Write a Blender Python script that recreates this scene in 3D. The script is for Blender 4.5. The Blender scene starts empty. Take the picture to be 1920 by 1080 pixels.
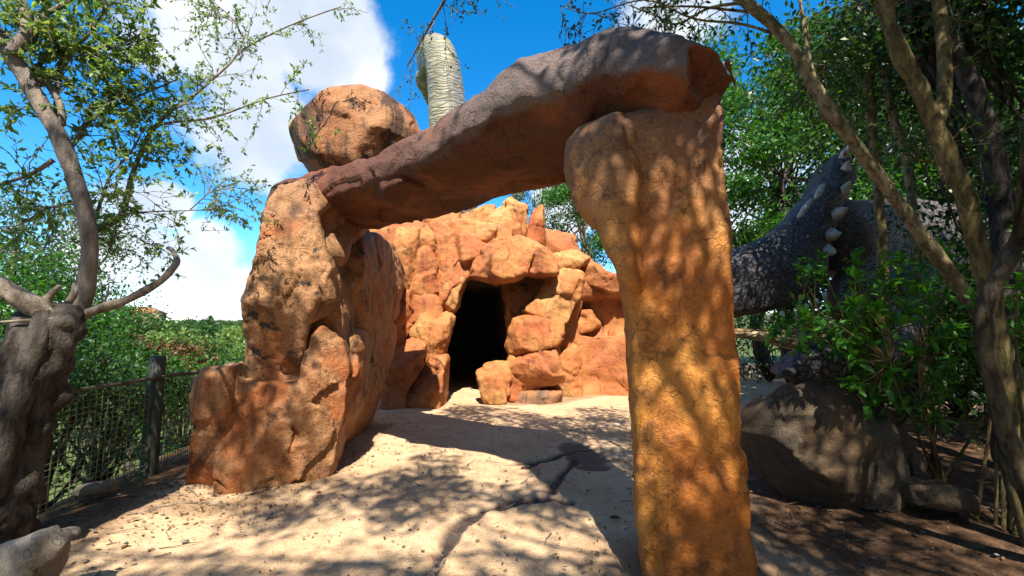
import bpy, math, random
import numpy as np
from mathutils import Vector, Matrix

# ------------------------------------------------------------------ camera, sky, sun, exposure
SC = bpy.context.scene
COL = SC.collection
CAMZ, FPX, HORIZ = 1.6, 800.0, 615.0
TH = math.atan((HORIZ - 540.0) / FPX)
cam_d = bpy.data.cameras.new("camera")
cam_d.sensor_width = 36.0
cam_d.lens = 36.0 * FPX / 1920.0
cam_d.clip_start, cam_d.clip_end = 0.05, 3000.0
cam = bpy.data.objects.new("camera", cam_d)
cam.location = (0, 0, CAMZ)
cam.rotation_euler = (math.pi / 2 + TH, 0, 0)
COL.objects.link(cam)
SC.camera = cam

SUN_EL, SUN_AZ = math.radians(53), math.radians(5.0)       # azimuth: from straight behind the camera, towards the right
TO_SUN = Vector((math.sin(SUN_AZ) * math.cos(SUN_EL), -math.cos(SUN_AZ) * math.cos(SUN_EL), math.sin(SUN_EL)))
sun_d = bpy.data.lights.new("sun", 'SUN')
sun_d.energy, sun_d.angle, sun_d.color = 5.0, math.radians(0.53), (1.0, 0.93, 0.80)
sun = bpy.data.objects.new("sun", sun_d)
sun.rotation_euler = TO_SUN.to_track_quat('Z', 'Y').to_euler()
sun.location = (0, -10, 20)
COL.objects.link(sun)

SC.view_settings.view_transform = 'Standard'
SC.view_settings.look = 'None'
SC.view_settings.exposure = 1.4
SC.view_settings.gamma = 1.0
SC.cycles.max_bounces = 5
SC.cycles.diffuse_bounces = 2
SC.cycles.transparent_max_bounces = 8


def ray(px, py):
    a, b = (px - 960.0) / FPX, (540.0 - py) / FPX
    return np.array([a, math.cos(TH) - b * math.sin(TH), b * math.cos(TH) + math.sin(TH)])


def P(px, py, Y):
    d = ray(px, py)
    return np.array([0, 0, CAMZ]) + d * (Y / d[1])


def G(px, py, z=0.0):
    d = ray(px, py)
    return np.array([0, 0, CAMZ]) + d * ((z - CAMZ) / d[2])


class N:
    """small node-graph helper"""
    def __init__(self, tree):
        self.t = tree
        tree.nodes.clear()

    def n(self, kind, **kw):
        nd = self.t.nodes.new(kind)
        for k, v in kw.items():
            if k.startswith('i_'):
                nd.inputs[k[2:].replace('_', ' ')].default_value = v
            else:
                setattr(nd, k, v)
        return nd

    def l(self, a, b):
        self.t.links.new(a, b)

    def noise(self, vec, scale, detail=5.0, rough=0.55, dist=0.0):
        nd = self.n('ShaderNodeTexNoise')
        nd.inputs['Scale'].default_value = scale
        nd.inputs['Detail'].default_value = detail
        nd.inputs['Roughness'].default_value = rough
        nd.inputs['Distortion'].default_value = dist
        if vec is not None:
            self.l(vec, nd.inputs['Vector'])
        return nd.outputs['Fac']

    def mapr(self, v, a, b, c=0.0, d=1.0, smooth=True):
        nd = self.n('ShaderNodeMapRange', interpolation_type='SMOOTHSTEP' if smooth else 'LINEAR')
        self.l(v, nd.inputs[0])
        for i, x in enumerate((a, b, c, d)):
            nd.inputs[i + 1].default_value = x
        return nd.outputs[0]

    def math(self, op, a, b=None, c=None):
        nd = self.n('ShaderNodeMath', operation=op)
        for i, x in enumerate((a, b, c)):
            if x is None:
                continue
            if isinstance(x, (int, float)):
                nd.inputs[i].default_value = x
            else:
                self.l(x, nd.inputs[i])
        return nd.outputs[0]

    def mix(self, fac, a, b, mode='MIX'):
        nd = self.n('ShaderNodeMix', data_type='RGBA', blend_type=mode)
        for s, x in ((nd.inputs[0], fac), (nd.inputs[6], a), (nd.inputs[7], b)):
            if isinstance(x, (int, float)):
                s.default_value = x
            elif isinstance(x, tuple):
                s.default_value = (*x, 1.0) if len(x) == 3 else x
            else:
                self.l(x, s)
        return nd.outputs[2]

    def scale(self, vec, s):
        nd = self.n('ShaderNodeVectorMath', operation='MULTIPLY')
        self.l(vec, nd.inputs[0])
        nd.inputs[1].default_value = s
        return nd.outputs[0]

    def bump(self, h, strength, dist, prev=None):
        nd = self.n('ShaderNodeBump')
        nd.inputs['Strength'].default_value = strength
        nd.inputs['Distance'].default_value = dist
        self.l(h, nd.inputs['Height'])
        if prev is not None:
            self.l(prev, nd.inputs['Normal'])
        return nd.outputs['Normal']


# ---- world: clear blue afternoon sky with cumulus
W = bpy.data.worlds.new("World")
SC.world = W
W.use_nodes = True
g = N(W.node_tree)
sky = g.n('ShaderNodeTexSky', sky_type='NISHITA')
sky.sun_disc = False
sky.sun_elevation = SUN_EL
sky.sun_rotation = math.pi - SUN_AZ
sky.altitude = 1400.0
sky.air_density, sky.dust_density, sky.ozone_density = 1.0, 0.15, 2.5
geo = g.n('ShaderNodeTexCoord')
dirv = geo.outputs['Generated']
hs = g.n('ShaderNodeHueSaturation')
hs.inputs['Saturation'].default_value = 1.4
hs.inputs['Hue'].default_value = 0.496
hs.inputs['Value'].default_value = 2.45
g.l(sky.outputs[0], hs.inputs['Color'])
sep = g.n('ShaderNodeSeparateXYZ')
g.l(dirv, sep.inputs[0])
nse = g.noise(dirv, 3.2, 7.0, 0.58)
nse2 = g.noise(dirv, 11.0, 6.0, 0.6)


def blob(px, py, rad, amp):
    d = Vector(ray(px, py)).normalized()
    nd = g.n('ShaderNodeVectorMath', operation='DISTANCE')
    g.l(dirv, nd.inputs[0])
    nd.inputs[1].default_value = d
    return g.mapr(nd.outputs['Value'], rad, rad * 0.15, 0.0, amp)


cl = None
for (bx, by, br, ba) in ((430, 20, .22, .46), (600, 50, .20, .50), (660, 130, .12, .42), (500, 220, .22, .30), (300, 40, .16, .28),
                         (306, 392, .07, .44), (385, 470, .10, .42), (340, 510, .13, .42), (420, 560, .13, .42), (230, 470, .16, .36),
                         (200, 380, .10, .30), (1050, 400, .13, .44), (1420, 330, .34, .30),
                         (1290, 0, .20, .34), (1760, 420, .3, .3)):
    b_ = blob(bx, by, br, ba)
    cl = b_ if cl is None else g.math('MAXIMUM', cl, b_)
# cloud added behind the viewer, out of view, to whiten the fill light
wide = g.mapr(g.noise(dirv, 1.1, 2.0, 0.5), 0.40, 0.58, 0.0, 0.42)
back = g.mapr(sep.outputs['Y'], 0.25, -0.2, 0.0, 1.0)
cl = g.math('MAXIMUM', cl, g.math('MULTIPLY', wide, back))
dens = g.math('ADD', cl, g.math('MULTIPLY', g.math('SUBTRACT', nse, 0.5), 0.9))
dens = g.math('ADD', dens, g.math('MULTIPLY', g.math('SUBTRACT', nse2, 0.5), 0.22))
cmask = g.mapr(dens, 0.15, 0.30)
shade = g.mapr(g.noise(dirv, 6.0, 4.0, 0.5), 0.3, 0.7)
ccol = g.mix(shade, (5.8, 6.5, 7.4), (9.4, 9.5, 9.6))
skyc = g.mix(g.math('MULTIPLY', cmask, 0.92), hs.outputs['Color'], ccol)
bg = g.n('ShaderNodeBackground')
bg.inputs['Strength'].default_value = 0.05
g.l(skyc, bg.inputs['Color'])
wo = g.n('ShaderNodeOutputWorld')
g.l(bg.outputs[0], wo.inputs['Surface'])

# ------------------------------------------------------------------ helpers: numpy noise, meshes, surfaces
def _hash(ix, iy, iz, seed):
    h = (ix.astype(np.uint32) * np.uint32(374761393) + iy.astype(np.uint32) * np.uint32(668265263)
         + iz.astype(np.uint32) * np.uint32(2246822519) + np.uint32((seed * 3266489917) & 0xffffffff))
    h = (h ^ (h >> np.uint32(13))) * np.uint32(1274126177)
    h = h ^ (h >> np.uint32(16))
    return h.astype(np.float64) / 4294967295.0


def vnoise(p, seed=0):
    i = np.floor(p).astype(np.int64)
    f = p - i
    f = f * f * (3 - 2 * f)
    r = 0
    for dx in (0, 1):
        wx = f[:, 0] if dx else 1 - f[:, 0]
        for dy in (0, 1):
            wy = f[:, 1] if dy else 1 - f[:, 1]
            for dz in (0, 1):
                wz = f[:, 2] if dz else 1 - f[:, 2]
                r = r + wx * wy * wz * _hash(i[:, 0] + dx, i[:, 1] + dy, i[:, 2] + dz, seed)
    return r - 0.5


def fbm(p, freq, octv=4, seed=0, gain=0.5):
    s, a = 0, 1.0
    for k in range(octv):
        s = s + a * vnoise(p * freq, seed + 17 * k)
        a *= gain
        freq *= 2.03
    return s


def facet_noise(p, freq, seed=0):
    """each irregular cell is a small plane of its own tilt: broken rock faces"""
    q = p * freq + 0.9 * np.stack([fbm(p, freq * .8, 2, seed + 1), fbm(p, freq * .8, 2, seed + 2), fbm(p, freq * .8, 2, seed + 3)], 1)
    i0 = np.floor(q).astype(np.int64)
    best = np.full(len(q), 1e9)
    val = np.zeros(len(q))
    for dx in (-1, 0, 1):
        for dy in (-1, 0, 1):
            for dz in (-1, 0, 1):
                c = i0 + np.array([dx, dy, dz])
                o = np.stack([_hash(c[:, 0], c[:, 1], c[:, 2], seed + k) for k in (11, 12, 13)], 1)
                r = q - (c + o)
                d = (r * r).sum(1)
                t = np.stack([_hash(c[:, 0], c[:, 1], c[:, 2], seed + k) for k in (21, 22, 23)], 1) - .5
                m = d < best
                val = np.where(m, (r * t).sum(1) * 1.4 + t[:, 0] * .45, val)
                best = np.where(m, d, best)
    return val


def mesh_np(name, v, quads=None, tris=None, smooth=True, attrs=None):
    me = bpy.data.meshes.new(name)
    v = np.ascontiguousarray(v, dtype=np.float32)
    me.vertices.add(len(v))
    me.vertices.foreach_set('co', v.ravel())
    loops, starts, n0 = [], [], 0
    for arr, k in ((quads, 4), (tris, 3)):
        if arr is not None and len(arr):
            arr = np.asarray(arr, dtype=np.int32)
            loops.append(arr.ravel())
            starts.append(n0 + np.arange(len(arr), dtype=np.int32) * k)
            n0 += arr.size
    loops, starts = np.concatenate(loops), np.concatenate(starts)
    me.loops.add(len(loops))
    me.loops.foreach_set('vertex_index', loops)
    me.polygons.add(len(starts))
    me.polygons.foreach_set('loop_start', starts)
    if smooth:
        me.polygons.foreach_set('use_smooth', np.ones(len(starts), dtype=bool))
    for an, av in (attrs or {}).items():
        at = me.attributes.new(an, 'FLOAT', 'POINT')
        at.data.foreach_set('value', np.ascontiguousarray(av, dtype=np.float32))
    me.update(calc_edges=True)
    return me


def tag(o, label=None, cat=None, group=None, kind=None):
    for k, x in (('label', label), ('category', cat), ('group', group), ('kind', kind)):
        if x:
            o[k] = x
    return o


def obj(name, me, mat=None, parent=None, loc=None):
    o = bpy.data.objects.new(name, me)
    if mat is not None and me is not None and not me.materials:
        me.materials.append(mat)
    COL.objects.link(o)
    if loc is not None:
        o.location = loc
    if parent is not None:
        o.parent = parent
    return o


def thing(name, label, cat, loc=(0, 0, 0), group=None):
    o = obj(name, None, loc=loc)
    o.empty_display_size = 0.2
    return tag(o, label, cat, group)


def surface_nets(d, lo, h):
    ins = d < 0
    nx, ny, nz = d.shape
    c = [ins[a:nx - 1 + a, b:ny - 1 + b, e:nz - 1 + e] for a in (0, 1) for b in (0, 1) for e in (0, 1)]
    s = sum(x.astype(np.int8) for x in c)
    act = (s > 0) & (s < 8)
    ii, jj, kk = np.nonzero(act)
    idx = -np.ones(act.shape, dtype=np.int64)
    idx[ii, jj, kk] = np.arange(len(ii))
    acc = np.zeros((len(ii), 3))
    cnt = np.zeros(len(ii))
    corners = [(a, b, e) for a in (0, 1) for b in (0, 1) for e in (0, 1)]
    for ca in corners:
        for ax in range(3):
            if ca[ax] == 1:
                continue
            cb = list(ca)
            cb[ax] = 1
            da = d[ii + ca[0], jj + ca[1], kk + ca[2]]
            db = d[ii + cb[0], jj + cb[1], kk + cb[2]]
            m = (da < 0) != (db < 0)
            t = np.where(m, da / np.where(np.abs(da - db) < 1e-12, 1, da - db), 0)
            for q in range(3):
                acc[:, q] += np.where(m, ca[q] + (t if q == ax else 0), 0)
            cnt += m
    v = (acc / cnt[:, None] + np.stack([ii, jj, kk], 1)) * h + np.asarray(lo)
    quads = []
    for ax in range(3):
        a1, a2 = [q for q in range(3) if q != ax]
        sl0 = [slice(None)] * 3
        sl1 = [slice(None)] * 3
        sl0[ax], sl1[ax] = slice(0, -1), slice(1, None)
        A, B = ins[tuple(sl0)], ins[tuple(sl1)]
        e = np.argwhere(A != B)
        e = e[(e[:, a1] > 0) & (e[:, a2] > 0) & (e[:, a1] < d.shape[a1] - 1) & (e[:, a2] < d.shape[a2] - 1)]
        if not len(e):
            continue
        q = []
        for (o1, o2) in ((-1, -1), (0, -1), (0, 0), (-1, 0)):
            k = e.copy()
            k[:, a1] += o1
            k[:, a2] += o2
            q.append(idx[k[:, 0], k[:, 1], k[:, 2]])
        q = np.stack(q, 1)
        fl = A[e[:, 0], e[:, 1], e[:, 2]]
        if ax == 1:
            fl = ~fl
        q = np.where(fl[:, None], q, q[:, ::-1])
        quads.append(q)
    return v, np.concatenate(quads)


def poly_sdf(poly, U, V):
    poly = np.asarray(poly, float)
    d = np.full(U.shape, 1e9)
    s = np.ones(U.shape)
    n = len(poly)
    for i in range(n):
        a, b = poly[i], poly[i - 1]
        e = b - a
        wu, wv = U - a[0], V - a[1]
        t = np.clip((wu * e[0] + wv * e[1]) / (e @ e + 1e-12), 0, 1)
        d = np.minimum(d, (wu - e[0] * t) ** 2 + (wv - e[1] * t) ** 2)
        c1, c2 = V >= a[1], V < b[1]
        c3 = e[0] * wv > e[1] * wu
        s = np.where((c1 & c2 & c3) | (~c1 & ~c2 & ~c3), -s, s)
    return s * np.sqrt(d)


def seg_dist(line, U, V):
    line = np.asarray(line, float)
    d = np.full(U.shape, 1e9)
    for a, b in zip(line[:-1], line[1:]):
        e = b - a
        wu, wv = U - a[0], V - a[1]
        t = np.clip((wu * e[0] + wv * e[1]) / (e @ e + 1e-12), 0, 1)
        d = np.minimum(d, (wu - e[0] * t) ** 2 + (wv - e[1] * t) ** 2)
    return np.sqrt(d)


def smax(a, b, k):
    hh = np.clip(0.5 + 0.5 * (a - b) / k, 0, 1)
    return b + (a - b) * hh + k * hh * (1 - hh)


def smin(a, b, k):
    return -smax(-a, -b, k)


class Frame:
    """vertical plane through a ground point, turned by yaw; u to the right, v up, w away from the viewer"""
    def __init__(self, x, y, yaw):
        c, s = math.cos(yaw), math.sin(yaw)
        self.o = np.array([x, y, 0.0])
        self.u, self.v, self.w = np.array([c, s, 0]), np.array([0, 0, 1.0]), np.array([-s, c, 0])

    def px(self, pts, dw=0.0):
        out = []
        cpos = np.array([0, 0, CAMZ])
        for (x, y) in pts:
            d = ray(x, y)
            t = ((self.o + self.w * dw - cpos) @ self.w) / (d @ self.w)
            q = cpos + d * t - self.o
            out.append((q @ self.u, q @ self.v))
        return out

    def world(self, uvw):
        return self.o + uvw[:, :1] * self.u + uvw[:, 1:2] * self.v + uvw[:, 2:3] * self.w


def stone_mesh(name, fr, outline, t, r=0.06, h=0.03, bulge=0.0, bs=0.2, facets=0, cut=(0.03, 0.12), seed=1, fk=0.03,
               namp=0.03, nfreq=1.6, micro=0.006, cracks=(), cw=0.012, cdep=0.07, extra=None, uv=False, w0=0.0, taper=0.0,
               origin=(0, 0, 0), lean=0.0, ridge=0.0, grow=0.0, ff=2.2, chip=0.0, cfreq=2.2, mats=None, attr=None):
    """a sculpted block: outline swept back by t, corners rounded, random facets cut off, cracks carved, surface roughened"""
    rng = np.random.default_rng(seed)
    poly = np.asarray(outline if uv else fr.px(outline, w0))
    pad = h * 3 + namp + bulge + grow
    lo = np.array([poly[:, 0].min() - pad, poly[:, 1].min() - pad, w0 - pad])
    hi = np.array([poly[:, 0].max() + pad, poly[:, 1].max() + pad, w0 + t + pad])
    n = np.ceil((hi - lo) / h).astype(int) + 1
    us, vs, ws = (lo[i] + np.arange(n[i]) * h for i in range(3))
    U2, V2 = np.meshgrid(us, vs, indexing='ij')
    d2 = poly_sdf(poly, U2, V2) - grow
    U, V, Wd = us[:, None, None], vs[None, :, None], ws[None, None, :]
    D2 = d2[:, :, None] + 0 * Wd
    wl = Wd - w0
    if taper:
        D2 = D2 + taper * np.clip(wl, 0, None)
    front = 0.0
    if bulge:
        front = bulge * (1 - np.exp(np.minimum(d2, 0) / bs))[:, :, None]
    if lean:
        front = front + lean * (V - poly[:, 1].min())
    dw = np.maximum(-wl - front, wl - t)
    a, b = D2 + r, dw + r
    d = np.sqrt(np.maximum(a, 0) ** 2 + np.maximum(b, 0) ** 2) + np.minimum(np.maximum(a, b), 0) - r
    if facets:
        iu, iv, iw = np.nonzero(d[::2, ::2, ::2] < 0)
        pts = np.stack([us[::2][iu], vs[::2][iv], ws[::2][iw]], 1)
        if len(pts):
            for k in range(facets):
                nn = rng.normal(size=3)
                nn[2] = -abs(nn[2]) * ff - 0.35
                nn /= np.linalg.norm(nn)
                pr = pts @ nn
                c = pr.max() - rng.uniform(*cut) * (pr.max() - pr.min())
                d = smax(d, U * nn[0] + V * nn[1] + Wd * nn[2] - c, fk)
    for cr in cracks:
        line = cr if uv else fr.px(cr, w0)
        cd = seg_dist(line, U2 + 0.02 * np.sin(V2 * 23 + seed), V2 + 0.02 * np.sin(U2 * 19 + 2 * seed))[:, :, None]
        carve = np.maximum(cw - cd, wl + 0 * cd - cdep)          # >0 outside the groove
        groove = np.maximum(cd - cw * (1 + 0 * wl), wl - cdep)
        d = smax(d, -groove, 0.02)
    if extra is not None:
        d = extra(d, U, V, Wd)
    v, q = surface_nets(d, lo, h)
    p = fr.world(v)
    # push along approximate normals
    fn = np.zeros_like(p)
    nrm = np.cross(p[q[:, 2]] - p[q[:, 0]], p[q[:, 3]] - p[q[:, 1]])
    for k in range(4):
        np.add.at(fn, q[:, k], nrm)
    fn /= np.linalg.norm(fn, axis=1)[:, None] + 1e-12
    dis = namp * 1.6 * fbm(p, nfreq, 3, seed) + micro * 2 * fbm(p, 14.0, 2, seed + 5)
    if ridge:
        dis = dis - ridge * np.clip(1 - np.abs(fbm(p * np.array([1, 1, 1.6]), 2.2, 2, seed + 9)) * 7, 0, 1)
    if chip:
        dis = dis + chip * facet_noise(p, cfreq, seed)
    p = p + fn * dis[:, None]
    me = mesh_np(name, p - np.asarray(origin), q, attrs=attr(v, p) if attr else None)
    if mats is not None:
        me.polygons.foreach_set('material_index', mats(p[q].mean(1)).astype(np.int32))
    return me


def tube_arrays(pts, radii, sides=8, rough=0.0, seed=0, cap=True, flute=0.0):
    pts = np.asarray(pts, float)
    radii = np.asarray(radii, float)
    n = len(pts)
    tan = np.gradient(pts, axis=0)
    tan /= np.linalg.norm(tan, axis=1)[:, None] + 1e-12
    ref = np.array([0.3, 0.9, 0.2]) if abs(tan[0] @ np.array([0.3, 0.9, 0.2])) < 0.9 else np.array([1.0, 0, 0])
    a = np.cross(tan, ref)
    a /= np.linalg.norm(a, axis=1)[:, None] + 1e-12
    b = np.cross(tan, a)
    th = np.arange(sides) * 2 * math.pi / sides
    rr = radii[:, None] * (1 + flute * (np.sin(3 * th + seed)[None, :] + 0.6 * np.sin(5 * th + 2 * seed)[None, :]))
    v = pts[:, None, :] + rr[:, :, None] * (np.cos(th)[None, :, None] * a[:, None, :] + np.sin(th)[None, :, None] * b[:, None, :])
    v = v.reshape(-1, 3)
    if rough:
        v = v + (v - np.repeat(pts, sides, 0)) * (rough * 2 * fbm(v, 9.0, 2, seed))[:, None]
    i = np.arange(n - 1)[:, None] * sides
    j = np.arange(sides)[None, :]
    j2 = (j + 1) % sides
    q = np.stack([i + j, i + sides + j, i + sides + j2, i + j2], -1).reshape(-1, 4)
    tr = np.zeros((0, 3), int)
    if cap:
        v = np.vstack([v, pts[0], pts[-1]])
        k = np.arange(sides)
        tr = np.vstack([np.stack([np.full(sides, n * sides), k, (k + 1) % sides], 1),
                        np.stack([np.full(sides, n * sides + 1), (n - 1) * sides + (k + 1) % sides, (n - 1) * sides + k], 1)])
    return v, q, tr


def smooth_path(pts, n):
    pts = np.asarray(pts, float)
    m = len(pts)
    t = np.linspace(0, m - 1, n)
    i = np.clip(t.astype(int), 0, m - 2)
    f = (t - i)[:, None]
    p0, p1, p2, p3 = pts[np.clip(i - 1, 0, m - 1)], pts[i], pts[i + 1], pts[np.clip(i + 2, 0, m - 1)]
    return 0.5 * ((2 * p1) + (-p0 + p2) * f + (2 * p0 - 5 * p1 + 4 * p2 - p3) * f ** 2 + (-p0 + 3 * p1 - 3 * p2 + p3) * f ** 3)


class Soup:
    def __init__(self):
        self.v, self.q, self.t, self.n = [], [], [], 0

    def add(self, v, q=None, t=None):
        self.v.append(np.asarray(v, float))
        if q is not None and len(q):
            self.q.append(np.asarray(q) + self.n)
        if t is not None and len(t):
            self.t.append(np.asarray(t) + self.n)
        self.n += len(v)

    def tube(self, pts, radii, sides=6, **kw):
        self.add(*tube_arrays(pts, radii, sides, **kw))

    def mesh(self, name, origin=(0, 0, 0), smooth=True, attrs=None):
        return mesh_np(name, np.concatenate(self.v) - np.asarray(origin), np.concatenate(self.q) if self.q else None,
                       np.concatenate(self.t) if self.t else None, smooth, attrs)


def leaf_mesh(name, c, d, L, Wd, rng, origin=(0, 0, 0), flat=0.5):
    """one folded, pointed four-sided blade per leaf"""
    n = len(c)
    d = d / (np.linalg.norm(d, axis=1)[:, None] + 1e-9)
    up = rng.normal(size=(n, 3)) * (1 - flat) + np.array([0, 0, 1.0]) * flat
    s = np.cross(d, up)
    s /= np.linalg.norm(s, axis=1)[:, None] + 1e-9
    nn = np.cross(s, d)
    L, Wd = np.asarray(L)[:, None], np.asarray(Wd)[:, None]
    v = np.stack([c, c + d * L * 0.45 + s * Wd * 0.5 + nn * Wd * 0.12, c + d * L - nn * L * 0.12,
                  c + d * L * 0.45 - s * Wd * 0.5 + nn * Wd * 0.12], 1).reshape(-1, 3)
    q = np.arange(4 * n).reshape(n, 4)
    tint = np.repeat(rng.random(n), 4)
    return mesh_np(name, v - np.asarray(origin), q, smooth=False, attrs={'tint': tint})


# ------------------------------------------------------------------ materials
def new_mat(name):
    m = bpy.data.materials.new(name)
    m.use_nodes = True
    return m, N(m.node_tree)


def finish(g, col, rough, nrm=None, spec=0.3, trans=None):
    bs = g.n('ShaderNodeBsdfPrincipled')
    for key, x in (('Base Color', col), ('Roughness', rough)):
        if isinstance(x, tuple):
            bs.inputs[key].default_value = (*x, 1)
        elif isinstance(x, (int, float)):
            bs.inputs[key].default_value = x
        else:
            g.l(x, bs.inputs[key])
    bs.inputs['Specular IOR Level'].default_value = spec
    if nrm is not None:
        g.l(nrm, bs.inputs['Normal'])
    o = g.n('ShaderNodeOutputMaterial')
    if trans is not None:
        tr = g.n('ShaderNodeBsdfTranslucent')
        if isinstance(trans, tuple):
            tr.inputs['Color'].default_value = (*trans, 1)
        else:
            g.l(trans, tr.inputs['Color'])
        mx = g.n('ShaderNodeMixShader')
        mx.inputs[0].default_value = 0.38
        g.l(bs.outputs[0], mx.inputs[1])
        g.l(tr.outputs[0], mx.inputs[2])
        g.l(mx.outputs[0], o.inputs['Surface'])
    else:
        g.l(bs.outputs[0], o.inputs['Surface'])


def rock_mat(name, main, warm, dark, grey, gz=(9.0, 10.0), gamt=1.0, streak=0.5, bump=1.0, rough=0.72, wmix=(0.42, 0.6),
             spot=None, dk=(0.56, 0.78), weather_light=False, dirt=0.45, sth=(0.55, 0.70)):
    m, g = new_mat(name)
    pos = g.n('ShaderNodeNewGeometry').outputs['Position']
    sp = g.n('ShaderNodeSeparateXYZ')
    g.l(pos, sp.inputs[0])
    n1 = g.noise(pos, 1.1, 5, 0.6, 0.4)
    n2 = g.noise(pos, 3.4, 8, 0.62, 0.2)
    n3 = g.noise(g.scale(pos, (5.5, 5.5, 0.55)), 1.0, 6, 0.6)
    n4 = g.noise(pos, 55.0, 4, 0.6)
    col = g.mix(g.mapr(n1, *wmix), main, warm)
    col = g.mix(g.mapr(n2, *dk), col, dark)
    zz = g.math('ADD', sp.outputs['Z'], g.math('MULTIPLY', g.math('SUBTRACT', n2, 0.5), 1.4))
    gm = g.math('MULTIPLY', g.mapr(zz, gz[0], gz[1]), gamt)
    if weather_light:                                # grey lichen crust, also painting in the sky light on the slab's upper side
        gm = g.math('MULTIPLY', g.n('ShaderNodeAttribute', attribute_name='weather_light').outputs['Fac'], gamt)
    col = g.mix(gm, col, grey)
    nd_ = g.noise(pos, 5.0, 12, 0.72, 0.5)
    col = g.mix(g.math('MULTIPLY', g.mapr(nd_, 0.54, 0.63), dirt), col, tuple(0.8 * x for x in dark))
    col = g.mix(g.math('MULTIPLY', g.mapr(nd_, 0.42, 0.34), 0.35), col, tuple(min(.6, 1.35 * x + .02) for x in main))
    st = g.math('MULTIPLY', g.mapr(n3, *sth), streak)
    col = g.mix(st, col, tuple(0.45 * x for x in dark))
    if spot:                                   # dark lichen patches with a shape of their own
        n5 = g.noise(pos, spot[0], 6, 0.7)
        col = g.mix(g.mapr(n5, spot[1], spot[1] + 0.06), col, (0.035, 0.03, 0.028))
    col = g.mix(0.5, col, g.mix(g.mapr(n4, 0.3, 0.7), (0.36, 0.36, 0.36), (0.66, 0.65, 0.63)), 'OVERLAY')
    hb = g.noise(g.scale(pos, (1, 1, 1.7)), 2.8, 12, 0.74, 2.2)
    hc = g.noise(g.scale(pos, (1, 1, 0.45)), 26.0, 6, 0.62, 1.2)
    vor = g.n('ShaderNodeTexVoronoi', feature='DISTANCE_TO_EDGE')
    vor.inputs['Scale'].default_value = 3.1
    wob = g.n('ShaderNodeVectorMath', operation='ADD')
    nz = g.n('ShaderNodeTexNoise')
    nz.inputs['Scale'].default_value = 4.0
    g.l(pos, nz.inputs['Vector'])
    g.l(pos, wob.inputs[0])
    g.l(nz.outputs['Color'], wob.inputs[1])
    g.l(wob.outputs[0], vor.inputs['Vector'])
    crk = g.mapr(vor.outputs['Distance'], 0.0, 0.025)
    vo2 = g.n('ShaderNodeTexVoronoi', feature='DISTANCE_TO_EDGE')
    vo2.inputs['Scale'].default_value = 1.0
    g.l(g.scale(wob.outputs[0], (7.0, 7.0, 12.0)), vo2.inputs['Vector'])
    gou = g.mapr(vo2.outputs['Distance'], 0.0, 0.10)
    gou = g.mix(g.mapr(n2, .45, .6), gou, (1, 1, 1))
    nb = g.bump(hb, 0.55 * bump, 0.07)
    nb = g.bump(hc, 0.55 * bump, 0.02, nb)
    crk = g.math('MAXIMUM', crk, g.mapr(n1, .50, .56))
    nb = g.bump(crk, 0.4 * bump, 0.02, nb)
    col = g.mix(g.math('MULTIPLY', g.math('SUBTRACT', 1.0, crk), .55), col, tuple(.35 * x for x in dark))
    nb = g.bump(gou, 0.30 * bump, 0.012, nb)
    nb = g.bump(g.math('MULTIPLY', n4, g.mapr(n1, .38, .62, .15, 1.0)), 0.6 * bump, 0.005, nb)
    finish(g, col, rough, nb, 0.35)
    return m


def leaf_mat(name, c0, c1, c2, trans=1.5, rough=0.45):
    m, g = new_mat(name)
    at = g.n('ShaderNodeAttribute', attribute_name='tint')
    r = g.n('ShaderNodeValToRGB')
    el = r.color_ramp.elements
    el[0].color, el[1].color = (*c0, 1), (*c2, 1)
    e = el.new(0.55)
    e.color = (*c1, 1)
    oi = g.n('ShaderNodeObjectInfo')
    f = g.math('FRACT', g.math('ADD', at.outputs['Fac'], oi.outputs['Random']))
    g.l(f, r.inputs[0])
    t = g.mix(1.0, r.outputs[0], (trans * 1.05, trans * 1.15, trans * 0.35), 'MULTIPLY')
    finish(g, r.outputs[0], rough, None, 0.4, t)
    return m


def bark_mat(name, a, b, c, sc=1.0, bump=1.0):
    m, g = new_mat(name)
    pos = g.n('ShaderNodeNewGeometry').outputs['Position']
    n1 = g.noise(g.scale(pos, (9 * sc, 9 * sc, 2.4 * sc)), 1.0, 8, 0.65, 0.6)
    n2 = g.noise(pos, 4.0 * sc, 6, 0.6)
    n3 = g.noise(pos, 40 * sc, 4, 0.6)
    col = g.mix(g.mapr(n1, 0.38, 0.62), a, b)
    col = g.mix(g.mapr(n2, 0.55, 0.72), col, c)
    nb = g.bump(n1, 0.8 * bump, 0.04)
    nb = g.bump(n3, 0.6 * bump, 0.008, nb)
    finish(g, col, 0.85, nb, 0.2)
    return m


def plain_mat(name, a, b, sc=20, rough=0.7, bump=0.3, spec=0.3):
    m, g = new_mat(name)
    pos = g.n('ShaderNodeNewGeometry').outputs['Position']
    n1 = g.noise(pos, sc, 6, 0.6)
    finish(g, g.mix(g.mapr(n1, 0.35, 0.65), a, b), rough, g.bump(n1, bump, 0.02), spec)
    return m


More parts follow.
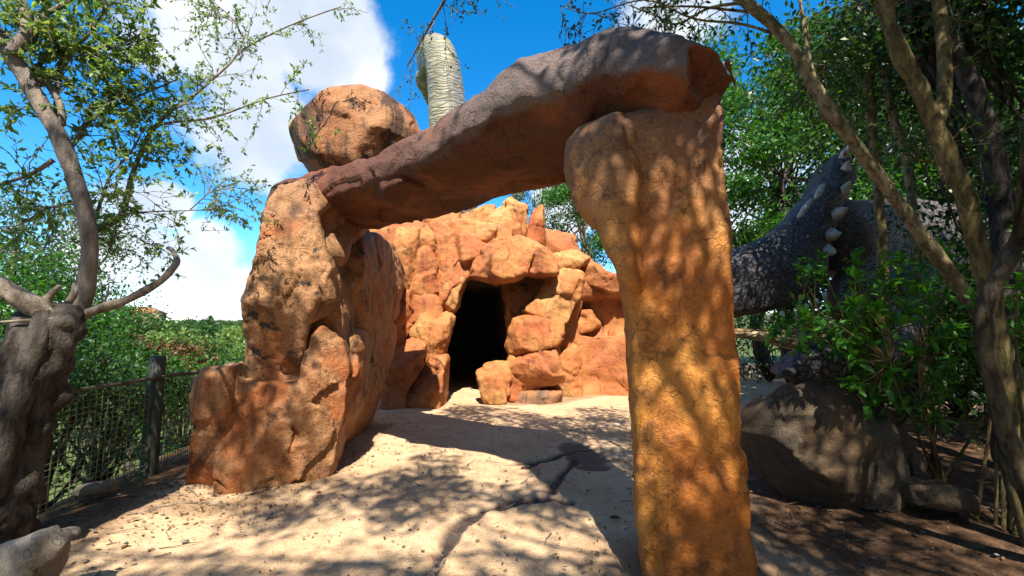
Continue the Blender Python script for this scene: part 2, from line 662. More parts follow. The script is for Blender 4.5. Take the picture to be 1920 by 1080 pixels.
def skin_mat(name, a, b, groove, scale, stretch=(1, 1, 1), bump=1.0, rough=0.6, wr=0.05):
    """scaly hide: cells of raised skin with grooves between"""
    m, g = new_mat(name)
    pos = g.n('ShaderNodeTexCoord').outputs['Object']
    nz = g.n('ShaderNodeTexNoise')
    nz.inputs['Scale'].default_value = 2.0
    g.l(pos, nz.inputs['Vector'])
    wob = g.n('ShaderNodeVectorMath', operation='MULTIPLY_ADD')
    g.l(nz.outputs['Color'], wob.inputs[0])
    wob.inputs[1].default_value = (0.25, 0.25, 0.25)
    g.l(pos, wob.inputs[2])
    sv = g.scale(wob.outputs[0], stretch)
    vor = g.n('ShaderNodeTexVoronoi', feature='DISTANCE_TO_EDGE')
    vor.inputs['Scale'].default_value = scale
    g.l(sv, vor.inputs['Vector'])
    edge = g.mapr(vor.outputs['Distance'], 0.0, 0.12)
    n1 = g.noise(pos, 3.0, 6, 0.6)
    n2 = g.noise(pos, 30.0, 4, 0.6)
    col = g.mix(g.mapr(n1, 0.4, 0.62), a, b)
    col = g.mix(edge, groove, col)
    nb = g.bump(edge, 0.9 * bump, wr)
    nb = g.bump(n2, 0.3 * bump, 0.01, nb)
    finish(g, col, rough, nb, 0.4)
    return m


ORANGE, TAN, RUST, GREY = (0.50, 0.20, 0.055), (0.56, 0.36, 0.18), (0.24, 0.075, 0.03), (0.20, 0.18, 0.185)
M_PILLAR_L = rock_mat("rock_tan", (0.34, 0.175, 0.08), (0.31, 0.098, 0.028), (0.10, 0.038, 0.018), (0.18, 0.115, 0.09), gz=(2.2, 3.6), gamt=.45, streak=0.6,
                      spot=(2.6, 0.61), wmix=(0.44, 0.60), dk=(0.53, 0.72), dirt=.55)
M_PILLAR_R = rock_mat("rock_gold", (0.41, 0.17, 0.028), (0.35, 0.112, 0.018), (0.11, 0.036, 0.011), (0.15, 0.085, 0.055), gz=(1.7, 3.2),
                      gamt=0.85, streak=0.35, rough=0.62, bump=.85, dirt=.6)
M_LINTEL = rock_mat("rock_rust", (0.105, 0.034, 0.015), (0.23, 0.075, 0.027), (0.045, 0.015, 0.009), (0.13, 0.108, 0.104), gz=(3.0, 3.45),
                    gamt=0.84, streak=0.4, weather_light=True, bump=1.2, wmix=(.48, .66))
M_BOULDER = rock_mat("rock_boulder", (0.33, 0.16, 0.07), (0.28, 0.11, 0.042), (0.09, 0.05, 0.035), (0.3, 0.2, 0.13), streak=0.9, dk=(.5, .68), sth=(.50, .62))
M_CAVE = rock_mat("rock_cave", (0.39, 0.155, 0.045), (0.33, 0.09, 0.028), (0.17, 0.058, 0.024), (0.5, 0.4, 0.2), streak=0.65, bump=0.9)
M_CAVE2 = rock_mat("rock_cave_pale", (0.43, 0.215, 0.075), (0.38, 0.135, 0.042), (0.19, 0.075, 0.028), (0.5, 0.4, 0.2), streak=0.5, bump=0.9)
M_CAVE3 = rock_mat("rock_cave_red", (0.33, 0.105, 0.036), (0.38, 0.15, 0.048), (0.14, 0.042, 0.02), (0.5, 0.4, 0.2), streak=0.6, bump=0.9)
M_CAVE_IN = rock_mat("rock_cave_painted_shade", (0.045, 0.035, 0.03), (0.05, 0.038, 0.03), (0.025, 0.02, 0.018), (0.1, 0.1, 0.1), streak=0.5)  # near-black colour paints in the darkness deep inside the tunnel
M_CAVE_DK = rock_mat("rock_cave_stained", (0.20, 0.115, 0.07), (0.30, 0.125, 0.05), (0.06, 0.045, 0.036), (0.1, 0.1, 0.1), streak=0.9,
                     dk=(0.48, 0.66))
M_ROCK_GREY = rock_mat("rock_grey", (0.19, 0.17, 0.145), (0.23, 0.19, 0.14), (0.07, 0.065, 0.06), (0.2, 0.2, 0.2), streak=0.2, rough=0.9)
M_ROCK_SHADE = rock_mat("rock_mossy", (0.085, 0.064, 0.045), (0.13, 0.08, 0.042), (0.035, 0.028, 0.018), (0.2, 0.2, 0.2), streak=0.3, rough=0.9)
M_LEAF_L = leaf_mat("leaf_light", (0.055, 0.11, 0.025), (0.12, 0.20, 0.05), (0.24, 0.29, 0.10), 1.7)
M_LEAF_D = leaf_mat("leaf_deep", (0.008, 0.030, 0.006), (0.022, 0.065, 0.010), (0.05, 0.115, 0.015), 1.5)
M_LEAF_B = leaf_mat("leaf_bright", (0.014, 0.058, 0.008), (0.032, 0.11, 0.012), (0.065, 0.17, 0.02), 1.5, 0.35)
M_LEAF_S = leaf_mat("leaf_shrub", (0.03, 0.12, 0.014), (0.055, 0.19, 0.02), (0.10, 0.26, 0.035), 1.4, 0.35)
M_LEAF_G = leaf_mat("leaf_greyish", (0.06, 0.085, 0.05), (0.10, 0.13, 0.075), (0.15, 0.18, 0.11), 1.2, 0.6)
M_LEAF_FAR = leaf_mat("leaf_far", (0.014, 0.045, 0.010), (0.033, 0.085, 0.016), (0.065, 0.115, 0.022), 1.2, 0.7)
M_LEAF_DRY = leaf_mat("leaf_dry", (0.11, 0.05, 0.02), (0.17, 0.09, 0.04), (0.26, 0.18, 0.09), 0.6, 0.8)
M_BARK_PALE = bark_mat("bark_pale", (0.13, 0.10, 0.05), (0.32, 0.26, 0.14), (0.05, 0.045, 0.02), 2.2, 1.5)
M_BARK_GREY = bark_mat("bark_grey", (0.13, 0.11, 0.10), (0.24, 0.20, 0.165), (0.05, 0.045, 0.04), 1.3, 1.3)
M_BARK_DARK = bark_mat("bark_dark", (0.02, 0.016, 0.013), (0.085, 0.072, 0.062), (0.010, 0.008, 0.008), 1.1, 1.8)
M_BARK_GREEN = bark_mat("bark_mossy", (0.08, 0.062, 0.025), (0.23, 0.175, 0.07), (0.03, 0.034, 0.012), 2.2, 1.5)
M_BARK_MOSS = bark_mat("bark_mottled", (0.035, 0.028, 0.016), (0.12, 0.09, 0.05), (0.02, 0.022, 0.01), 2.0, 1.5)
M_WOOD_DEAD = bark_mat("wood_dead", (0.15, 0.125, 0.10), (0.26, 0.215, 0.17), (0.06, 0.05, 0.04), 1.5, 1.4)
M_POST = plain_mat("fence_post_paint", (0.03, 0.04, 0.032), (0.06, 0.07, 0.05), 14)
M_WIRE = plain_mat("fence_wire_rusty", (0.26, 0.24, 0.13), (0.13, 0.14, 0.08), 10, 0.6)
M_RAIL = bark_mat("rail_wood", (0.10, 0.085, 0.06), (0.18, 0.145, 0.10), (0.05, 0.04, 0.03))

# ------------------------------------------------------------------ ground
def sst(x, a, b):
    t = np.clip((x - a) / (b - a), 0, 1)
    return t * t * (3 - 2 * t)


def terrain(x, y):
    x, y = np.asarray(x, float), np.asarray(y, float)
    R = np.hypot(x, y)
    p = np.stack([x.ravel(), y.ravel(), 0 * x.ravel()], 1)
    near = 1 - sst(R, 14, 40)
    edge = -4.15 - 0.12 * np.maximum(y - 4, 0)                     # top of the bank, just past the fence
    z = -6.5 * sst(-(x - edge), 0.0, 10.0) * sst(R, 3, 8)
    z = z - 0.25 * sst(-(x - edge), -0.4, 1.0)
    z = z + 0.06 * sst(-x, 2.6, 3.3) * (1 - sst(-x, 3.5, 4.1)) * sst(y, 2.6, 3.6) * (1 - sst(y, 4.8, 6.0))
    z = z + 0.30 * sst(x, 1.8, 5.0) * (1 - sst(y, 6, 9))             # earth banked up to the right
    z = z + 0.05 * near * fbm(p, 0.7, 3, 3).reshape(x.shape)
    hill = 9.0 * sst(R, 70, 260) + 4 * fbm(p, 0.012, 2, 8).reshape(x.shape) * sst(R, 60, 160)
    return z + hill


def steps(a, b, dense, growth, far):
    out = list(np.arange(a, b, dense))
    s, x = dense, out[-1]
    while x < far:
        s *= growth
        x += s
        out.append(x)
    s, x = dense, out[0]
    pre = []
    while x > -far:
        s *= growth
        x -= s
        pre.append(x)
    return np.array(pre[::-1] + out)


def px_of(p):
    """pixel of a world point, for laying out the path's cracks"""
    q = np.asarray(p) - np.array([0, 0, CAMZ])
    f = q @ np.array([0, math.cos(TH), math.sin(TH)])
    return 960 + FPX * q[0] / f, 540 - FPX * (q @ np.array([0, -math.sin(TH), math.cos(TH)])) / f


CRACKS = [[(815, 1055), (838, 1020), (850, 1000), (872, 978), (905, 962), (950, 950), (1005, 941), (1040, 938)],
          [(1035, 928), (1045, 905), (1062, 885), (1075, 868), (1080, 855)],
          [(955, 871), (1000, 868), (1030, 862), (1058, 850), (1090, 842), (1120, 838)],
          [(985, 880), (1000, 872)], [(1040, 938), (1052, 944), (1070, 945)]]
gx, gy = steps(-4.6, 4.6, 0.032, 1.09, 900), steps(1.2, 9.5, 0.034, 1.075, 900)
GX, GY = np.meshgrid(gx, gy, indexing='ij')
GZ = terrain(GX, GY)
fp = np.stack([GX.ravel(), GY.ravel(), 0 * GX.ravel()], 1)
# dirt drifted against the feet of the pillars and the cave
foot = np.minimum.reduce([seg_dist([G(*q)[:2] for q in ((325, 945), (440, 945), (610, 895), (705, 800))], GX, GY),
                          np.hypot(GX - 1.1, GY - 2.95) - .35, seg_dist([(-3.5, 8.6), (-2.0, 8.9), (-1.9, 9.2)], GX, GY),
                          seg_dist([(0.0, 9.35), (1.0, 9.4), (1.9, 10.2), (3.4, 10.6)], GX, GY)])
crack = np.full(GX.shape, 9.0)
wig = 0.035 * fbm(fp, 7.0, 3, 21).reshape(GX.shape), 0.035 * fbm(fp, 7.0, 3, 31).reshape(GX.shape)
for c_ in CRACKS:
    crack = np.minimum(crack, seg_dist([G(*q)[:2] for q in c_], GX + wig[0], GY + wig[1]))
cwid = 0.044 + 0.08 * np.clip(fbm(fp, 3.5, 2, 41).reshape(GX.shape) + 0.05, 0, 1)
crk = 1 - sst(crack, cwid * 0.55, cwid * 1.25)
# broken patch where the cracks meet
pc = G(1098, 852)[:2]
patch = np.hypot((GX - pc[0]) / 0.34, (GY - pc[1]) / 0.55) + 0.9 * fbm(fp, 3.0, 3, 51).reshape(GX.shape)
crk = np.maximum(crk, 0.8 * (1 - sst(patch, 0.7, 1.0)))
inner = (np.abs(GX) < 4.8) & (GY > 1) & (GY < 14)
GZ = GZ - 0.03 * crk * inner + 0.018 * inner * fbm(fp, 5.0, 3, 61).reshape(GX.shape)
# packed sand on the path, dark leaf-strewn earth to the right and at the fence, grass beyond
wob = 0.5 * fbm(fp, 1.4, 3, 71).reshape(GX.shape)
soil = np.maximum(sst(GX + wob, 1.55, 2.3) * (1 - sst(GY + wob, 6.3, 7.2)), sst(-GX + wob * 0.8, 2.9, 3.7) * (1 - sst(GY, 5.5, 7.5)))
soil = np.maximum(soil, sst(-GX, 3.8, 4.3))
soil = np.maximum(soil, .7 * (1 - sst(np.hypot((GX - 1.1) / 1.0, (GY - 2.7) / .8) + wob * 1.2, .5, 1.15)))
soil = np.maximum(soil, sst(GX + wob, 8.5, 10.0))
soil = np.maximum(soil, .6 * (1 - sst(foot + wob * .5, .03, .32)))
lush = np.maximum(np.maximum(sst(-GX, 5.0, 6.5), sst(np.hypot(GX, GY), 18, 24)), 0)
nx_, ny_ = GX.shape
ii = (np.arange(nx_ - 1)[:, None] * ny_ + np.arange(ny_ - 1)[None, :]).ravel()
gq = np.stack([ii, ii + ny_, ii + ny_ + 1, ii + 1], 1)
gme = mesh_np("ground", np.stack([GX.ravel(), GY.ravel(), GZ.ravel()], 1), gq,
              attrs={'crack': (crk * inner).ravel(), 'soil': soil.ravel(), 'lush': lush.ravel()})
m, g = new_mat("sandy_path_and_earth")
pos = g.n('ShaderNodeNewGeometry').outputs['Position']
A = lambda s: g.n('ShaderNodeAttribute', attribute_name=s).outputs['Fac']
n1, n2, n3 = g.noise(pos, 1.3, 6, 0.6), g.noise(pos, 9.0, 8, 0.65), g.noise(pos, 90.0, 4, 0.6)
sand = g.mix(g.mapr(n1, 0.36, 0.62), (0.56, 0.385, 0.235), (0.49, 0.325, 0.19))
sand = g.mix(g.mapr(n2, 0.55, 0.75), sand, (0.24, 0.135, 0.075))
earth = g.mix(g.mapr(n2, 0.4, 0.62), (0.07, 0.038, 0.021), (0.13, 0.07, 0.035))
earth = g.mix(g.mapr(g.noise(pos, 23.0, 6, 0.7), 0.58, 0.68), earth, (0.21, 0.15, 0.09))
grass = g.mix(n2, (0.03, 0.06, 0.015), (0.08, 0.12, 0.03))
col = g.mix(A('soil'), sand, earth)
col = g.mix(A('lush'), col, grass)
col = g.mix(g.math('MULTIPLY', A('crack'), g.mapr(n2, 0.15, 0.4)), col, (0.06, 0.045, 0.04))
spk = g.mapr(g.noise(pos, 34.0, 6, 0.78), 0.60, 0.68)
col = g.mix(g.math('MULTIPLY', spk, 0.75), col, (0.10, 0.06, 0.04))
mot = g.mapr(g.noise(pos, 4.2, 9, 0.7, 0.4), 0.50, 0.66)
col = g.mix(g.math('MULTIPLY', mot, 0.34), col, (0.26, 0.15, 0.09))
pal = g.mapr(g.noise(pos, 60.0, 3, 0.6), 0.66, 0.72)
col = g.mix(g.math('MULTIPLY', pal, 0.5), col, (0.5, 0.42, 0.32))
col = g.mix(0.4, col, g.mix(g.mapr(n3, 0.3, 0.7), (0.3, 0.3, 0.3), (0.7, 0.7, 0.7)), 'OVERLAY')
nb = g.bump(n2, 0.6, 0.05)
nb = g.bump(g.noise(pos, 30.0, 6, 0.7), 0.7, 0.02, nb)
nb = g.bump(n3, 0.8, 0.008, nb)
finish(g, col, 0.9, nb, 0.2)
tag(obj("ground", gme, m), kind='structure')


def tz(x, y):
    return float(terrain(np.array([x]), np.array([y]))[0])


# ------------------------------------------------------------------ the rock arch
arch = thing("rock_arch", "sculpted red-brown rock archway of two pillars and a heavy lintel over the sandy path", "arch", (0, 3.8, 0))
AO = np.array([0, 3.8, 0])


def part(name, me, mat, parent, origin):
    o = obj(name, me, mat, parent)
    return o


# right pillar
frR = Frame(1.05, 2.66, math.radians(-6))
outR = [(1118, 212), (1200, 172), (1285, 146), (1354, 138), (1366, 200), (1368, 300), (1376, 450), (1386, 600), (1402, 780), (1420, 950),
        (1430, 1090), (1445, 1330), (1245, 1330), (1212, 1090), (1200, 980), (1188, 800), (1180, 680), (1170, 560), (1158, 490), (1140, 420), (1128, 360), (1120, 300)]


def exR(d, U, V, Wd):
    # left flank turned back towards the path and a worn ledge two thirds up
    c = frR.px([(1160, 600)])[0]
    d = smax(d, -(U - c[0] + 0.02) * 0.86 - Wd * 0.5 - 0.02 - 0.45 * np.clip(V - 1.6, 0, 1.6), 0.05)
    return d


pr = part("pillar", stone_mesh("pillar", frR, outR, 0.62, r=0.08, h=0.02, bulge=0.05, bs=0.25, facets=3, cut=(0.01, 0.03), seed=3, fk=0.1,
                               namp=0.045, nfreq=1.3, micro=0.007, extra=exR, origin=AO, taper=0.10, chip=.022, cfreq=2.2, ridge=.008), M_PILLAR_R, arch, AO)
fl = Frame(*P(1128, 300, 2.70)[:2], math.radians(-48))
part("stone", stone_mesh("stone", fl, [(1062, 268), (1084, 240), (1120, 218), (1150, 205), (1168, 330), (1185, 540), (1170, 560), (1146, 496), (1110, 432), (1074, 378), (1058, 330)],
                         .5, r=.06, h=.02, bulge=.04, bs=.15, facets=2, cut=(.02, .06), seed=5, fk=.05, namp=.04, nfreq=1.5, micro=.007, origin=AO, chip=.03),
     M_PILLAR_R, pr, AO)
pr["label"] = "tall golden-orange pillar in dappled shade"

# lintel: its own plane runs from the near right pillar back to the far left one
yawL = math.atan2(-2.45, 3.42)
frL = Frame(-2.3, 4.9, yawL)
topL = [(522, 372), (528, 350), (548, 336), (600, 312), (680, 292), (760, 272), (830, 240), (870, 205), (920, 168), (985, 118), (1080, 80), (1160, 54),
        (1222, 56), (1290, 82), (1352, 96), (1368, 122), (1360, 150)]
top_uv = frL.px(topL)
uR = top_uv[-1][0]
uC = frL.px([(1300, 158)])[0]
bot_uv = [(uR, uC[1] + .10), (uC[0] + .04, uC[1] + .02), (uC[0] - .02, uC[1] - .06), (uC[0] - .3, 2.98)] + frL.px([(1130, 318), (1040, 342), (900, 378), (800, 408), (700, 428), (640, 430), (600, 412)], 0.95)
bot_uv = [(max(a, top_uv[0][0] + .02), b) for a, b in bot_uv]
lip_px = [(520, 405), (590, 402), (660, 374), (710, 366), (770, 336), (855, 292), (958, 228), (1058, 196), (1150, 170), (1230, 158), (1300, 158),
          (1305, 104), (1364, 122)]
lip = np.array(frL.px(lip_px))


def exL(d, U, V, Wd):
    zl = np.interp(U.ravel(), lip[:, 0], lip[:, 1])[:, None, None]
    zl = zl + 0.02 * np.sin(U * 9.0) + 0.012 * np.sin(U * 23.0 + 1)
    # overhanging front: below the lip the stone runs back under itself
    sl = np.interp(U.ravel(), [-0.8, 0.3, 1.6, 2.8, uC[0] - .05, uC[0] + .02, uR], [0.15, 0.15, 0.75, 0.95, 0.6, .5, .5])[:, None, None]
    d = smax(d, (zl - sl * np.clip(Wd + .12, -0.3, 2) - V) * 0.78, 0.014)
    # upper face leans back from the lip
    d = smax(d, (V - zl - 0.26 - 1.5 * (Wd + 0.16)) * 0.55, 0.10)
    # the slab thins and shortens to a cap at its right end
    tw = np.interp(U.ravel(), [uC[0] - 1.2, uC[0] - .2, uR], [1.2, .75, .32])[:, None, None]
    d = smax(d, Wd - tw, 0.05)
    return d


def weather_light_attr(v, p):
    zl = np.interp(v[:, 0], lip[:, 0], lip[:, 1])
    wv = sst(v[:, 1] - zl + .13 * fbm(p, 3.5, 4, 77), -.02, .04)
    return {'weather_light': wv * np.interp(v[:, 0], [.6, 1.7, 2.8], [.03, .25, 1.0])}


lint = part("lintel", stone_mesh("lintel", frL, top_uv + bot_uv, 1.25, w0=-0.14, r=0.09, h=0.024, bulge=0.03, facets=0, seed=12,
                                 fk=0.05, namp=0.045, nfreq=1.3, micro=0.006, extra=exL, uv=True, origin=AO, ridge=0.014, chip=.05, cfreq=1.3, attr=weather_light_attr), M_LINTEL, arch, AO)
lint["label"] = "long weathered lintel, grey above and rust red beneath"
# knob of rock on the lintel's front near its left end
part("stone", stone_mesh("stone", frL, [(676, 332), (705, 300), (738, 296), (752, 312), (748, 338), (722, 352), (706, 372), (690, 366)], 0.34,
                         r=0.05, h=0.02, facets=6, cut=(0.05, 0.2), seed=8, namp=0.02, w0=-0.16, origin=AO), M_LINTEL, lint, AO)

# left pillar: a core with the blocks of its front as stones
frP = Frame(-2.5, 4.40, math.radians(16))
core_px = [(418, 950), (425, 800), (450, 700), (470, 600), (490, 500), (505, 420), (525, 350), (600, 320), (640, 340), (622, 430), (640, 520),
           (648, 600), (652, 700), (640, 800), (618, 900)]
pl = part("pillar", stone_mesh("pillar", frP, core_px, 2.0, r=0.14, h=0.03, bulge=0.02, facets=4, cut=(0.01, 0.04), seed=21, fk=0.08, namp=0.06,
                               nfreq=1.4, w0=0.22, origin=AO, chip=.04, cfreq=1.2), M_PILLAR_L, arch, AO)
pl["label"] = "tan pillar of stacked rough blocks in full sun"
left_stones = [
    # outline, w0, thickness, r, bulge, facets, seed, cracks
    ([(392, 960), (398, 860), (416, 745), (436, 712), (500, 722), (558, 722), (578, 640), (600, 612), (640, 640), (658, 700), (648, 770),
      (630, 850), (614, 900), (600, 940), (520, 965), (450, 975)], -0.02, 0.9, 0.10, 0.07, 4, 31,
     [[(538, 900), (542, 860), (550, 800)], [(404, 905), (425, 915)]]),
    ([(431, 700), (440, 630), (448, 590), (462, 530), (470, 500), (487, 468), (491, 405), (504, 372), (518, 342), (545, 336), (600, 316), (640, 345),
      (594, 402), (602, 440), (622, 500), (628, 560), (610, 590), (580, 608), (571, 650), (555, 704), (505, 710), (470, 704)], -0.08, 0.8, 0.06, 0.05, 7, 32,
     [[(498, 538), (522, 556), (545, 556)]]),
    ([(535, 500), (560, 470), (590, 462), (622, 505), (628, 560), (600, 575), (570, 545)], -0.14, 0.5, 0.06, 0.04, 4, 38, []),
    ([(318, 960), (336, 860), (360, 745), (378, 694), (430, 684), (440, 720), (424, 800), (420, 960)], 0.0, 0.75, 0.12, 0.06, 4, 34, []),
]
for i, (o_, w0, t_, r_, b_, f_, s_, ck) in enumerate(left_stones):
    part("stone", stone_mesh("stone", frP, o_, t_, r=r_ * .5, h=0.02, bulge=b_, bs=0.08, facets=f_, cut=(0.05, 0.2), seed=s_, fk=0.02, namp=0.05, chip=.07, cfreq=1.2,
                             nfreq=1.9, micro=0.008, w0=w0, cracks=ck, cw=0.018, cdep=0.10, origin=AO, ridge=0.012, grow=-0.004), M_PILLAR_L, pl, AO)
# inner flank: shoulder and foot running back beside the path
frI = Frame(-2.02, 5.5, math.radians(96))
for i, (o_, Yo, t_, s_) in enumerate([
        ([(640, 480), (665, 452), (705, 440), (735, 465), (758, 520), (760, 572), (722, 615), (668, 640), (640, 570)], -0.02, 0.7, 41),
        ([(618, 895), (628, 800), (640, 690), (655, 636), (705, 608), (745, 585), (742, 650), (726, 720), (714, 812), (660, 860)], 0.0, 0.7, 42),
        ([(612, 470), (618, 425), (660, 410), (716, 430), (700, 455), (660, 452), (640, 490)], 0.05, 0.7, 43)]):
    part("stone", stone_mesh("stone", frI, o_, t_, r=0.08, h=0.026, bulge=0.06, bs=0.2, facets=5, cut=(0.05, 0.16), seed=s_, fk=0.04, namp=0.06, chip=.05, cfreq=1.1, grow=.04,
                             w0=Yo, origin=AO, ridge=0.012), M_PILLAR_L, pl, AO)

def facet_rock(name, c, rad, seed, h, origin, planes=30, cut=(.80, .98), fk=.02, namp=.02, chip=.03, cfreq=1.6, yaw=0.0, flat=None):
    """convex boulder: an ellipsoid dressed down to broken planes"""
    rng = np.random.default_rng(seed)
    rad = np.asarray(rad, float)
    lo, hi = -rad * 1.1 - 3 * h, rad * 1.1 + 3 * h
    n = np.ceil((hi - lo) / h).astype(int) + 1
    X, Y, Z = np.meshgrid(*[lo[i] + np.arange(n[i]) * h for i in range(3)], indexing='ij')
    d = np.full(X.shape, -9.0)
    for k in range(planes):
        z = 1 - 2 * (k + .5) / planes
        a = k * 2.39996 + rng.normal() * .35
        z = np.clip(z + rng.normal() * .12, -1, 1)
        nn = np.array([math.sqrt(1 - z * z) * math.cos(a), math.sqrt(1 - z * z) * math.sin(a), z])
        hs_ = np.linalg.norm(rad * nn) * rng.uniform(*cut)
        d = smax(d, nn[0] * X + nn[1] * Y + nn[2] * Z - hs_, fk)
    v, q = surface_nets(d, lo, h)
    nrm = np.cross(v[q[:, 2]] - v[q[:, 0]], v[q[:, 3]] - v[q[:, 1]])
    fn = np.zeros_like(v)
    for i in range(4):
        np.add.at(fn, q[:, i], nrm)
    fn /= np.linalg.norm(fn, axis=1)[:, None] + 1e-12
    v = v + fn * (namp * 1.6 * fbm(v + seed, 2.0, 3, seed) + chip * facet_noise(v + seed, cfreq, seed) + .012 * fbm(v, 12, 2, seed))[:, None]
    ca, sa = math.cos(yaw), math.sin(yaw)
    v = np.stack([ca * v[:, 0] - sa * v[:, 1], sa * v[:, 0] + ca * v[:, 1], v[:, 2]], 1)
    return mesh_np(name, v + np.asarray(c) - np.asarray(origin), q)


# boulder resting on the lintel's left end
bo = P(668, 320, 5.75)
bl = obj("boulder", facet_rock("boulder", P(668, 268, 5.75), (.92, .80, .72), 54, .026, bo, planes=26, cut=(.84, .99), fk=.03), M_BOULDER, loc=bo)
tag(bl, "large faceted orange boulder perched on the left end of the arch lintel", "boulder")

# ------------------------------------------------------------------ the cave
cave = thing("rock_cave", "artificial orange rock cave with a dark mouth behind the arch", "cave", (0, 10, 0))
CO = np.array([0, 10.0, 0])
K = 500 / 1227.0
cp = lambda pts: [(680 + K * x, 340 + K * y) for x, y in pts]
frC = Frame(0.0, 9.9, 0.0)
# core with a tunnel through it
core = [(-5.2, -0.3), (-5.2, 3.6), (-3.4, 4.3), (-2.0, 4.45), (-1.0, 4.4), (0.4, 4.15), (1.5, 3.9), (2.0, 3.2), (3.2, 2.6), (4.6, 2.1), (4.8, -0.3)]


def exC(d, U, V, Wd):
    cx = -1.0 - 0.03 * Wd ** 2
    tn = np.maximum(np.abs(U - cx) - 0.95 + 0.12 * np.maximum(V - 1.2, 0), V - 2.75)
    tn = np.maximum(tn, Wd - 5.8)
    d = smax(d, -tn, 0.15)
    # recess under the right-hand shelf
    rc = np.maximum(np.maximum(np.abs(U - 2.5) - 0.9, np.abs(V - 1.9) - 0.45), Wd - 0.7)
    return smax(d, -rc, 0.12)


